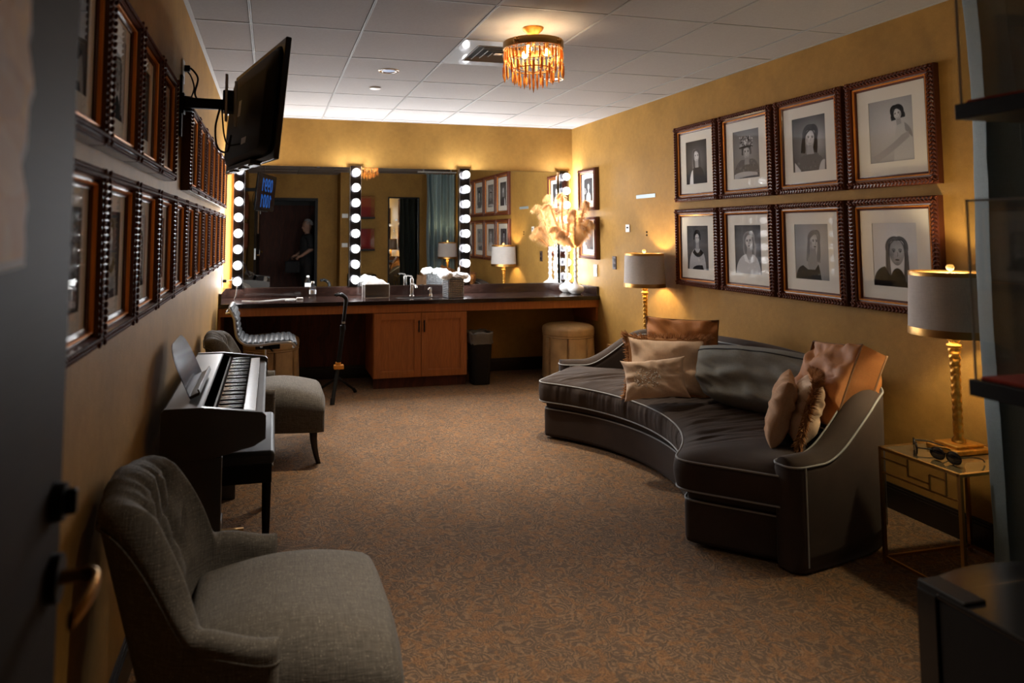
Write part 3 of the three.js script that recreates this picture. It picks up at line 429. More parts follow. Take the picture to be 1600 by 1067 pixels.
// ---------------------------------------------------------------- television on its arm
{
  const near = V(0.015, 0, 3.02), far = V(-0.235, 0, 3.92), dir = far.clone().sub(near).normalize();           // local +x runs towards the far edge
  const g = thing('television', 'black flat television on a wall arm, seen from behind, tilted downwards', 'television', near.clone().add(far).multiplyScalar(0.5).setY(1.76));
  g.rotation.set(0.09, Math.atan2(-dir.z, dir.x), 0, 'YXZ');       // local +z is the side of the screen
  mesh('cabinet', [rbox(0.94, 0.54, 0.026, 0.006, 0, 0.27, 0.0)], M.blackGloss, g);
  const ring = (w, h, z, y) => { const a = []; for (let k = 0; k < 32; k++) { const f = k / 32 * Math.PI * 2, c = Math.cos(f), s = Math.sin(f), e = 0.18; a.push(v3(Math.sign(c) * Math.pow(Math.abs(c), e) * w, y + Math.sign(s) * Math.pow(Math.abs(s), e) * h, z)); } return a; };
  mesh('back_cover', loft([ring(0.45, 0.25, -0.012, 0.27), ring(0.42, 0.23, -0.032, 0.265), ring(0.36, 0.19, -0.05, 0.24), ring(0.35, 0.18, -0.054, 0.235)], true, false, true), M.black, g);
  mesh('connector_panel', [box(0.5, 0.02, 0.05, 0.05, 0.008, -0.02), box(0.1, 0.01, 0.03, 0.22, -0.004, -0.02), box(0.1, 0.01, 0.03, 0.02, -0.004, -0.02), box(0.1, 0.01, 0.03, -0.18, -0.004, -0.02)], mat({ color: lin(0.07, 0.065, 0.06), roughness: 0.5 }), g);
  mesh('rating_label', [box(0.05, 0.08, 0.001, 0.1, 0.3, -0.0545), box(0.09, 0.03, 0.001, -0.06, 0.12, -0.0545)], M.whitePlastic, g);
  const cv = document.createElement('canvas'); cv.width = 512; cv.height = 288; const x = cv.getContext('2d'); x.fillStyle = '#02040c'; x.fillRect(0, 0, 512, 288); x.fillStyle = '#1488ff'; x.font = 'bold 150px sans-serif'; x.textAlign = 'center'; x.fillText('0991', 256, 136); x.fillText('1001', 256, 270);
  const t = new THREE.CanvasTexture(cv); t.colorSpace = THREE.SRGBColorSpace;
  mesh('screen', new THREE.PlaneGeometry(0.9, 0.505).translate(0, 0.272, 0.0135), mat({ color: lin(0.01, 0.01, 0.012), roughness: 0.25, emissive: 0xffffff, emissiveMap: t, emissiveIntensity: 0.35 }), g, true);
  const arm = new THREE.Group(); arm.name = 'wall_arm'; arm.position.copy(V(XL, 2.07, 3.53));
  mesh('wall_plate', [rbox(0.012, 0.3, 0.05, 0.003, 0.006, -0.01, 0), rbox(0.02, 0.1, 0.07, 0.004, 0.012, 0, 0)], M.black, arm);
  mesh('arm_segment', [rbox(0.2, 0.05, 0.032, 0.006, 0.12, 0.0, 0.04).rotateY(0.1), cyl(0.024, 0.024, 0.07, 0.035, -0.035, 0), cyl(0.02, 0.02, 0.07, 0.22, -0.035, 0.03)], M.black, arm);
  mesh('tilt_head', [rbox(0.05, 0.1, 0.1, 0.006, 0.225, 0.0, 0.11).rotateY(0.05)], M.black, arm);
  mesh('bracket_plate', [rbox(0.012, 0.22, 0.03, 0.002, 0.262, 0.0, 0.06), rbox(0.012, 0.22, 0.03, 0.002, 0.228, 0.0, 0.21)], M.steel, arm);
  g.updateMatrixWorld(true); g.attach(arm);
  const cab = thing('television_cable', 'black cables looping from the wall to the television back', 'cable', v3()); for (const q of [tube([V(XL + 0.02, 2.27, 3.62), V(-0.40, 2.26, 3.6), V(-0.37, 2.22, 3.6), V(-0.375, 2.13, 3.55), V(-0.36, 2.09, 3.5)], 0.005), tube([V(XL + 0.02, 2.25, 3.62), V(-0.40, 2.22, 3.6), V(-0.385, 2.17, 3.6), V(-0.39, 2.1, 3.53)], 0.004), tube([V(-0.25, 2.04, 3.45), V(-0.27, 1.95, 3.48), V(-0.26, 1.86, 3.5), V(-0.21, 1.83, 3.42), V(-0.19, 1.9, 3.36)], 0.005), tube([V(-0.24, 2.04, 3.44), V(-0.23, 1.92, 3.5), V(-0.2, 1.86, 3.4), V(-0.15, 1.86, 3.35)], 0.004)]) mesh('cable', q, M.black, cab);
  const pl = thing('wall_plate', 'small pale socket plate above the television arm', 'wall plate', V(XL, 2.24, 3.58));
  mesh('plate', rbox(0.008, 0.115, 0.075, 0.003, 0.004, 0, 0), M.whitePlastic, pl); mesh('plug', rbox(0.03, 0.03, 0.03, 0.004, 0.02, 0.02, -0.02), M.black, pl);
}

// ---------------------------------------------------------------- plates and strips on the right wall
{
  const plate = (name, label, cat, d, y, w, h, m, parts) => { const g = thing(name, label, cat, V(XR, y, d), -Math.PI / 2); mesh('plate', rbox(w, h, 0.009, 0.003, 0, 0, 0.0045), m, g); for (const [n, q, mm] of parts) mesh(n, q, mm, g); return g; };
  plate('thermostat', 'small square white control on the wall above the brown outlet plate', 'thermostat', 5.82, 1.487, 0.07, 0.07, M.whitePlastic, [['display', rbox(0.03, 0.014, 0.004, 0.001, 0, 0.006, 0.01), M.darkSteel]]);
  plate('brown_outlet', 'dark brown outlet plate on the right wall near the counter', 'outlet', 6.09, 1.158, 0.07, 0.125, mat({ color: lin(0.05, 0.022, 0.014), roughness: 0.4 }), [['socket_face', [rbox(0.03, 0.03, 0.004, 0.001, 0, 0.026, 0.01), rbox(0.03, 0.03, 0.004, 0.001, 0, -0.026, 0.01)], M.black]]);
  plate('white_switch', 'white wall switch just above the right end of the counter', 'switch', 6.49, 1.063, 0.07, 0.12, M.whitePlastic, [['rocker', rbox(0.03, 0.06, 0.006, 0.002, 0, 0, 0.011), M.porcelain]]);
  solo('adhesive_strip', rspan(XR - 0.004, XR, 1.752, 1.785, 5.34, 5.66, 0.001), mat({ color: lin(0.35, 0.42, 0.47), roughness: 0.35, metalness: 0.3 }), 'pale blue-grey adhesive strip on the right wall', 'strip');
  solo('wall_screw', ball(0.009, XR - 0.002, 1.452, -5.49, 8), M.darkSteel, 'upper of two dark screws in the wall above the far lamp', 'screw', 'dark screws above the far lamp'); solo('wall_screw', ball(0.009, XR - 0.002, 1.425, -5.49, 8), M.darkSteel, 'lower of two dark screws in the wall above the far lamp', 'screw', 'dark screws above the far lamp');
  const o = thing('corner_outlet', 'pale outlet with black plug on the left wall beside the light bar', 'outlet', V(XL, 0.99, 6.84), Math.PI / 2);
  mesh('plate', rbox(0.07, 0.115, 0.008, 0.003, 0, 0, 0.004), M.whitePlastic, o); mesh('plug', rbox(0.03, 0.03, 0.035, 0.004, 0, 0, 0.024), M.black, o); mesh('cord', tube([v3(0, 0, 0.04), v3(0.0, 0.005, 0.1), v3(0.02, -0.04, 0.13), v3(0.04, -0.15, 0.12), v3(0.08, -0.172, 0.11)], 0.0025), M.whitePlastic, o);
}

// ---------------------------------------------------------------- upholstery builders
// a free-standing upholstered wall swept along a plan path: h(s) height, th thickness, lean(s) outward lean, tuft(s, y) relief of the inner face
function sweptWall(path, n, thick, y0, h, lean, tuft, inward = 1) {
  const c = resample(path, n), rows = [], topIn = [], topOut = [], L = n - 1;
  for (let i = 0; i < n; i++) {
    const s = i / L, th = typeof thick === 'number' ? thick : thick(s), p = c[i], t = c[Math.min(L, i + 1)].clone().sub(c[Math.max(0, i - 1)]).setY(0).normalize(), nrm = v3(t.z, 0, -t.x).multiplyScalar(inward);   // inner side
    const H = h(s), cap = Math.min(0.5 * th, 0.06), e = Math.min(i, L - i), pinch = e === 0 ? 0.45 : e === 1 ? 0.82 : e === 2 ? 0.96 : 1, row = [];
    const at = (o, y) => p.clone().addScaledVector(nrm, o * pinch - lean(s) * (y - y0)).setY(y);
    const K = 22; for (let k = 0; k <= K; k++) { const y = mix(y0, H - cap, k / K); row.push(at(th / 2 + tuft(s, y, H), y)); }
    topIn.push(at(th / 2 + tuft(s, H - cap, H) - 0.002, H - cap * 0.55));
    for (let k = 1; k < 8; k++) { const a = k / 8 * Math.PI; row.push(at(Math.cos(a) * th / 2 + tuft(s, H, H) * (1 - k / 8), H - cap + Math.sin(a) * cap)); }
    topOut.push(at(-th / 2 + 0.002, H - cap * 0.55));
    for (let k = 0; k <= 6; k++) row.push(at(-th / 2, mix(H - cap, y0, k / 6)));
    rows.push(row);
  }
  return { geo: loft(rows, true, false, true), topIn, topOut };
}
function pillow(w, h, t, o = {}) {                                 // stuffed cushion, centre at origin, thickness along z
  const N = 26, dent = o.dent ?? 0.06, sgn = (a) => Math.sign(a), wr = o.wrinkle ?? 0.006, sd = o.seed ?? 1, rim = [];
  const pos = (u, v, side) => {
    const ins = dent * (1 - Math.abs(u) ** 3) * Math.abs(v) ** 3, ins2 = dent * (1 - Math.abs(v) ** 3) * Math.abs(u) ** 3;
    const x = u * (w / 2) * (1 - ins2 * 0.9) , y = v * (h / 2) * (1 - ins * 0.9), prof = Math.pow(Math.max(0, 1 - u ** 4), o.fat ?? 0.5) * Math.pow(Math.max(0, 1 - v ** 4), o.fat ?? 0.5);
    const a = Math.atan2(v, u), rad = Math.hypot(u, v), n = (vnoise(a * 5 + 20 + sd, rad * 2.4 + sd * 3, 997, sd) - 0.5) * wr * 2 * smooth(0.15, 0.6, rad), b = o.button ? -0.55 * t * 0.5 * Math.exp(-rad * rad * 26) : 0;
    return v3(x, y, side * ((o.box ?? 0) / 2 + prof * (t - (o.box ?? 0)) / 2 + (n + b) * (prof > 0.02 ? 1 : 0)));
  };
  const rows = (side) => { const r = []; for (let i = 0; i <= N; i++) { const a = []; for (let j = 0; j <= N; j++) { const e = (q) => Math.sin((q / N - 0.5) * Math.PI); a.push(pos(e(i), e(j), side)); } r.push(a); } return r; };
  const F = rows(1), B = rows(-1), geos = [loft(F), loft(B.slice().reverse())], edge = (R) => [...R.map((a) => a[0]), ...R[N].slice(1), ...R.slice(0, N).reverse().map((a) => a[N]), ...R[0].slice(1, N).reverse()];
  if (o.box) { const e1 = edge(F), e2 = edge(B); geos.push(loft([e1, e2], true), loft([e2, e1], true)); }
  return { geo: geos, rim: edge(F), rimBack: edge(B) };
}
function fringe(rim, len, n, r) {                                  // soft tufts standing out of a seam
  const g = [tube(rim, len * 0.34, 160, 7, true)], c = new THREE.CatmullRomCurve3(rim, true), ctr = rim.reduce((s, p) => s.add(p), v3()).multiplyScalar(1 / rim.length);
  for (let i = 0; i < n; i++) { const p = c.getPoint(i / n), d = p.clone().sub(ctr).normalize().add(v3(rr(-0.4, 0.4), rr(-0.5, 0.3), rr(-0.7, 0.7))).normalize(); g.push(rod(p.clone().addScaledVector(d, -0.006), p.clone().addScaledVector(d, len * rr(0.6, 1.1)), r, 0.0008, 4)); } return g;
}
// ---------------------------------------------------------------- curved sofa
{
  const sofa = thing('curved_sofa', 'dark taupe velvet curved sofa with pale piping and sloped arms', 'sofa', v3());
  const cen = 3.825, mir = (p) => V(p[0], p[1], 2 * cen - p[2]);
  // plan of the front: far end, concave arc, near end
  let F = [], B = [];
  const nE = 36, nA = 200, C2 = [1.885, 2.965], E2 = [2.2, 2.665], bE = [2.32, 2.755], bC = [2.74, 2.90];
  const endSeg = []; for (let i = 0; i < nE; i++) { const t = i / nE; endSeg.push([mix(E2[0], C2[0], t), mix(E2[1], C2[1], t), mix(bE[0], bC[0], t), mix(bE[1], bC[1], t)]); }
  for (const [x, d, bx, bd] of endSeg) { F.push(V(x, 0, d)); B.push(V(bx, 0, bd)); }
  const bcurve = resample([V(bC[0], 0, bC[1]), V(2.87, 0, 3.12), V(2.94, 0, 3.5), V(2.955, 0, cen), mir([2.94, 0, 3.5]), mir([2.87, 0, 3.12]), mir([bC[0], 0, bC[1]])], nA + 1);
  const ox = 1.13, R = Math.hypot(C2[0] - ox, C2[1] - cen), a0 = Math.atan2(C2[1] - cen, C2[0] - ox);
  for (let i = 0; i <= nA; i++) { const a = mix(a0, -a0, i / nA); F.push(V(ox + R * Math.cos(a), 0, cen + R * Math.sin(a))); B.push(bcurve[i]); }
  for (const [x, d, bx, bd] of endSeg.slice().reverse()) { F.push(mir([x, 0, d])); B.push(mir([bx, 0, bd])); }
  for (let k = 0; k < 24; k++) F = F.map((p, i) => (i === 0 || i === F.length - 1 ? p : p.clone().multiplyScalar(0.5).addScaledVector(F[i - 1], 0.25).addScaledVector(F[i + 1], 0.25)));
  const n = F.length, outw = F.map((p, i) => { const t = F[Math.min(n - 1, i + 1)].clone().sub(F[Math.max(0, i - 1)]).normalize(); return v3(t.z, 0, -t.x); });
  if (outw[Math.floor(n / 2)].x > 0) outw.forEach((o) => o.multiplyScalar(-1));
  const sect = (i, prof) => { const b = B[i].clone().sub(F[i]); return prof.map(([o, y, f]) => (f === undefined ? F[i].clone().addScaledVector(outw[i], o) : F[i].clone().addScaledVector(outw[i], o * (1 - f)).addScaledVector(b, f)).setY(y)); };
  mesh('base', loft(F.map((_, i) => sect(i, [[-0.03, 0.015], [-0.004, 0.02], [0, 0.04], [0, 0.19], [-0.005, 0.205], [-0.02, 0.212], [0, 0.212, 0.5], [0, 0.212, 1], [0, 0.015, 1], [0, 0.015, 0.5]])), true, false, true), M.velvet, sofa);
  mesh('deck', loft(F.map((_, i) => sect(i, [[-0.03, 0.205], [-0.018, 0.212], [-0.012, 0.235], [-0.022, 0.25], [0, 0.252, 0.5], [0, 0.25, 1], [0, 0.205, 1]])), true, false, true), M.velvet, sofa);
  const gather = (i, f) => { const q = i / n, a = smooth(0.12, 0.25, q) * (1 - smooth(0.8, 0.95, q)); return a * 0.019 * (vnoise(i * 0.34 + 3 * f, f * 2.2, 997, 3) - 0.5) + a * 0.009 * (vnoise(i * 0.8, f * 3, 997, 9) - 0.5) + 0.010 * (vnoise(i * 0.055, f * 3.2, 997, 12) - 0.5); };
  const topF = []; for (let k = 1; k <= 22; k++) topF.push(k / 22);
  const seatRows = F.map((_, i) => { const g0 = gather(i, 0); const row = sect(i, [[-0.01, 0.246], [0.02, 0.25], [0.036, 0.27], [0.043 + g0 * 0.6, 0.31], [0.044 + g0 * 0.8, 0.345], [0.04 + g0 * 0.6, 0.375], [0.03, 0.392], [0.012, 0.404]]); for (const f of topF) { const y = 0.404 + 0.04 * Math.pow(Math.sin(Math.PI * clamp(f * 0.86 + 0.02)), 0.7) + gather(i, f) * smooth(0, 0.1, f); row.push(...sect(i, [[0.0, y, f]])); } row.push(...sect(i, [[0, 0.246, 1], [0, 0.246, 0.5]])); return row; });
  const seat = mesh('seat_cushion', loft(seatRows, true, false, true), M.velvet, sofa);
  const pip = (pts, r = 0.0046) => tube(pts, r, pts.length * 2, 6);
  const line = (o, y) => F.map((p, i) => p.clone().addScaledVector(outw[i], o).setY(y));
  mesh('piping', pip(line(0.033, 0.392)), M.piping, seat); mesh('piping', pip(line(0.034, 0.262)), M.piping, seat); mesh('base_piping', pip(line(-0.004, 0.207)), M.piping, sofa);
  const nearP = [[2.165, 0, 2.635], [2.3, 0, 2.66], [2.5, 0, 2.70], [2.68, 0, 2.755], [2.83, 0, 2.86], [2.95, 0, 3.06], [3.02, 0, 3.4]];
  const path = [...nearP.map((p) => V(...p)), V(3.035, 0, cen), ...nearP.slice().reverse().map(mir)];
  const hS = (s) => { const q = Math.min(s, 1 - s); return 0.478 + 0.235 * smooth(0.05, 0.195, q) + 0.03 * smooth(0.2, 0.5, q); };
  const w = sweptWall(path, 160, 0.135, 0.012, hS, (s) => 0.05 * smooth(0.12, 0.3, Math.min(s, 1 - s)), () => 0, 1);
  const back = mesh('back_and_arms', w.geo, M.velvet, sofa);
  const ends = (k) => { const a = w.topIn[k], b = w.topOut[k]; return [a, b]; };
  const loopTop = [...w.topIn, ...w.topOut.slice().reverse()];
  mesh('piping', pip([...loopTop, loopTop[0].clone()]), M.piping, back);
  for (const k of [3, 156]) for (const a of ends(k)) mesh('arm_piping', pip([a, a.clone().setY(0.3), a.clone().setY(0.03)]), M.piping, back);
  mesh('seam', [pip([w.topOut[36].clone(), w.topOut[36].clone().setY(0.3), w.topOut[36].clone().setY(0.03)], 0.0025)], M.velvet, back);
}
// loose cushions on the sofa
function cushion(name, label, cat, geoSet, m, pos, normal, lean, roll = 0) {
  const g = thing(name, label, cat, pos); const yaw = Math.atan2(normal[0], -normal[1]);   // normal given in room coordinates (x, depth)
  g.rotation.set(-lean, yaw, roll, 'YXZ'); mesh('cover', geoSet.geo, m, g); return g;
}
{
  const p1 = pillow(0.47, 0.44, 0.17, { box: 0.07, button: 1, wrinkle: 0.03, seed: 2, dent: 0.06 });
  const a = cushion('satin_cushion', 'copper satin box cushion standing at the far end of the sofa back', 'cushion', p1, M.copperSilk, V(2.71, 0.645, 4.22), [-0.52, -0.85], 0.22, -0.02);
  mesh('piping', [tube(p1.rim, 0.005, 160, 6, true), tube(p1.rimBack, 0.005, 160, 6, true)], weave(0.2, 0.1, 0.045), a);
  const p2 = pillow(0.48, 0.36, 0.13, { wrinkle: 0.022, seed: 5, dent: 0.12 });
  const b = cushion('fringed_cushion', 'champagne cushion with brown fur fringe behind the beaded pillow', 'cushion', p2, M.champagne, V(2.45, 0.60, 3.99), [-0.6, -0.8], 0.3, 0.02);
  const fr = mesh('fringe', fringe(p2.rim, 0.055, 1300, 0.005), M.fur, b); fr.userData.kind = 'stuff';
  const p3 = pillow(0.39, 0.25, 0.11, { wrinkle: 0.015, seed: 7, dent: 0.14 });
  const c = cushion('beaded_pillow', 'small champagne lumbar pillow with glittering beadwork', 'cushion', p3, M.champagne, V(2.27, 0.565, 3.83), [-0.62, -0.78], 0.42, 0.16);
  const bd = []; for (let i = 0; i < 110; i++) { const an = rnd() * 7, r = Math.pow(rnd(), 0.8) * 0.085, x = -0.04 + Math.cos(an) * r, y = -0.01 + Math.sin(an) * r * 0.8, u = x / 0.195, v = y / 0.125; bd.push(ball(rr(0.0024, 0.0045), x, y, 0.055 * Math.sqrt(Math.max(0, 1 - u ** 4)) * Math.sqrt(Math.max(0, 1 - v ** 4)) + 0.001, 6)); }
  mesh('beadwork', bd, phys({ color: lin(0.9, 0.86, 0.8), roughness: 0.15, clearcoat: 1 }), c).userData.kind = 'stuff';
  // large slouching slip-covered back cushion
  {
    const g = thing('slipcovered_cushion', 'large slouching grey slip-covered back cushion in the middle of the sofa', 'cushion', V(2.70, 0.62, 3.44)); g.rotation.set(-0.32, Math.atan2(-0.93, 0.37) , 0.03, 'YXZ');
    const N = 44, Wd = 0.80, Hh = 0.36, f = (u, v, side) => { const low = 1 - 0.30 * Math.pow(Math.abs(u), 3) * smooth(0.2, -1, v), x = u * Wd / 2 * (1 - 0.16 * smooth(0.1, -1, v)), y = v * Hh / 2 * low - 0.03 * Math.pow(u, 2) * smooth(0, 1, v) ; const prof = Math.pow(Math.max(0, 1 - u ** 4), 0.5) * Math.pow(Math.max(0, 1 - v ** 4), 0.5); const sag = 0.09 * prof * (1 + 0.5 * smooth(0.3, -0.7, v)); const fold = prof * (0.024 * Math.sin(9 * v + 3.2 * u * u + 2.2 * vnoise(u * 2 + 9, v * 2 + 9, 997, 4)) * smooth(0.6, -0.2, v) + 0.04 * (vnoise(u * 5 + 3 * v + 30, v * 4 + 30, 997, 21) - 0.5)); return v3(x, y, side * (sag + (side > 0 ? fold : 0))); };
    const sh = (side) => { const r = []; for (let i = 0; i <= N; i++) { const a2 = []; for (let j = 0; j <= N; j++) a2.push(f(Math.sin((i / N - 0.5) * Math.PI), Math.sin((j / N - 0.5) * Math.PI), side)); r.push(a2); } return r; };
    const A = sh(1), Bk = sh(-1); mesh('cover', [loft(A), loft(Bk.slice().reverse())], M.greyCloth, g);
    const sm = []; for (let i = 2; i <= N - 2; i++) sm.push(f(Math.sin((i / N - 0.5) * Math.PI), 0.80, 1).add(v3(0, 0, 0.002))); mesh('seam', tube(sm, 0.004, 80, 6), weave(0.03, 0.03, 0.032), g);
  }
  const p5 = pillow(0.39, 0.42, 0.21, { box: 0.13, button: 1, wrinkle: 0.03, seed: 11, dent: 0.05 });
  const d = cushion('satin_cushion', 'copper satin box cushion leaning on the near arm of the sofa', 'cushion', p5, M.copperSilk, V(2.765, 0.675, 2.965), [-0.93, 0.2], 0.45, 0.12);
  mesh('piping', [tube(p5.rim, 0.005, 160, 6, true), tube(p5.rimBack, 0.005, 160, 6, true)], weave(0.2, 0.1, 0.045), d);
  const p6 = pillow(0.36, 0.31, 0.12, { wrinkle: 0.012, seed: 15 });
  const e = cushion('fringed_cushion', 'brown fur-fringed cushion tucked against the near sofa arm', 'cushion', p6, M.champagne, V(2.545, 0.59, 2.92), [-0.77, 0.64], 0.28, 0.05);
  const f2 = mesh('fringe', fringe(p6.rim, 0.055, 1000, 0.005), M.fur, e); f2.userData.kind = 'stuff';
  const p7 = pillow(0.36, 0.33, 0.10, { wrinkle: 0.012, seed: 19, dent: 0.12 });
  cushion('plain_pillow', 'plain beige pillow seen edge-on, resting against the fur-fringed cushion', 'cushion', p7, M.beige, V(2.435, 0.595, 2.955), [-0.77, 0.64], 0.28, 0.0);
}

// ---------------------------------------------------------------- tufted slipper chairs (local +x is the front)
function slipperChair(label, pos, turn) {
  const g = thing('slipper_chair', label, 'chair', pos, turn, 'grey tufted slipper chairs');
  // seat: wider at the front, crowned
  const N = 30, half = (u) => mix(0.255, 0.325, smooth(0, 1, u)), rows = [];
  for (let i = 0; i <= N; i++) {
    const u = i / N, x = mix(-0.22, 0.325, u), hw = half(u), e = Math.min(1, Math.min(u, 1 - u) / 0.07), rd = Math.sqrt(1 - (1 - e) ** 2), row = [], top = 0.36 + (0.055 + 0.06 * Math.sin(Math.PI * clamp(u * 0.9 + 0.1)) ) * rd;
    const pr = [[-0.93, 0.20], [-0.985, 0.215], [-1, 0.25], [-1, 0.32]]; for (const [a, y] of pr) row.push(v3(x, y, a * hw * mix(0.96, 1, rd)));
    for (let k = 0; k <= 24; k++) { const a = k / 24 * 2 - 1, sd = Math.sin(a * Math.PI / 2), fall = Math.sqrt(1 - Math.pow(Math.abs(sd), 5)); row.push(v3(x + 0.02 * (1 - sd * sd) * u, 0.33 + (top - 0.33) * fall, sd * hw)); }
    for (const [a, y] of pr.slice().reverse()) row.push(v3(x, y, -a * hw * mix(0.96, 1, rd)));
    rows.push(row);
  }
  mesh('seat', loft(rows, true, false, true), M.tweed, g);
  const path = [v3(0.025, 0, -0.295), v3(-0.03, 0, -0.294), v3(-0.12, 0, -0.285), v3(-0.19, 0, -0.255), v3(-0.225, 0, -0.18), v3(-0.238, 0, -0.06), v3(-0.238, 0, 0.06), v3(-0.225, 0, 0.18), v3(-0.19, 0, 0.255), v3(-0.12, 0, 0.285), v3(-0.03, 0, 0.294), v3(0.025, 0, 0.295)];
  const q = (s) => Math.min(s, 1 - s), H = (s) => 0.48 + 0.03 * smooth(0.02, 0.18, q(s)) + 0.275 * smooth(0.19, 0.33, q(s)) + 0.025 * smooth(0.33, 0.5, q(s));
  const buttons = []; for (const [row, y] of [[1, 0.53], [0, 0.62], [1, 0.71]]) for (let k = -2; k <= 2; k++) { const s = 0.5 + (k + (row ? 0.5 : 0)) * 0.09; if (s > 0.34 && s < 0.67) buttons.push([s, y]); }
  const tuft = (s, y, h) => {
    const a = smooth(0.27, 0.36, q(s)) * smooth(0.44, 0.5, y); if (a <= 0) return 0; let d = 0; for (const [bs, by] of buttons) { const dx = (s - bs) / 0.03, dy = (y - by) / 0.045; d -= 0.03 * Math.exp(-(dx * dx + dy * dy) * 0.9); }
    const chan = smooth(0.70, 0.76, y) * -0.026 * Math.pow(Math.abs(Math.cos(Math.PI * (s - 0.5 - 0.045) / 0.09)), 5);
    let dia = 0; for (const [bs, by] of buttons) for (const [ds, dy2] of [[0.045, 0.09], [-0.045, 0.09]]) { const ux = ds, uy = dy2, vx = s - bs, vy = y - by, t = (vx / ux + vy / uy) / 2; if (t < 0 || t > 1) continue; const off = Math.abs(vx / ux - vy / uy) * 0.5; dia = Math.min(dia, -0.018 * Math.exp(-off * off * 40)); }
    return a * (0.03 + d + chan + dia);
  };
  const w = sweptWall(path, 150, (s) => 0.058 + 0.045 * smooth(0.2, 0.36, q(s)), 0.215, H, (s) => 0.25 * smooth(0.2, 0.36, q(s)), tuft, 1);
  const bk = mesh('backrest', w.geo, M.tweed, g);
  const bt = []; const cpts = resample(path, 150); for (const [s, y] of buttons) { const i = Math.round(s * 149), t = cpts[i + 1].clone().sub(cpts[i - 1]).normalize(), nn = v3(t.z, 0, -t.x); const p = cpts[i].clone().addScaledVector(nn, 0.0515 + tuft(s, y, H(s)) - 0.25 * smooth(0.2, 0.36, q(s)) * (y - 0.215) + 0.003).setY(y); mesh('button', ball(0.010, p.x, p.y, p.z, 10), M.tweed, bk); }
  mesh('welt', [tube(w.topOut.map((p) => p.clone().setY(p.y - 0.03)), 0.0035, 200, 5)], M.tweed, bk);
  for (const [lx, lz] of [[0.26, 0.255], [0.26, -0.255]]) mesh('leg', loft([0, 1, 2, 3, 4].map((k) => { const t = k / 4, r = mix(0.024, 0.014, t), x = lx + 0.035 * t * t; return [[-1, -1], [1, -1], [1, 1], [-1, 1]].map(([a, b]) => v3(x + a * r, 0.205 * (1 - t) , lz + b * r)); }), true, false, true), M.espresso, g);
  for (const [lx, lz] of [[-0.2, 0.2], [-0.2, -0.2]]) mesh('leg', loft([0, 1, 2, 3].map((k) => { const t = k / 3, r = mix(0.022, 0.014, t), x = lx - 0.05 * t * t; return [[-1, -1], [1, -1], [1, 1], [-1, 1]].map(([a, b]) => v3(x + a * r, 0.22 * (1 - t), lz + b * r)); }), true, false, true), M.espresso, g);
  return g;
}
const chairNear = slipperChair('grey tufted slipper chair in the left foreground by the door', V(0.012, 0, 2.07), 0);
dup(chairNear, 'grey tufted slipper chair beyond the piano, in front of the black swivel chair', V(0.02, 0, 4.78), 0);

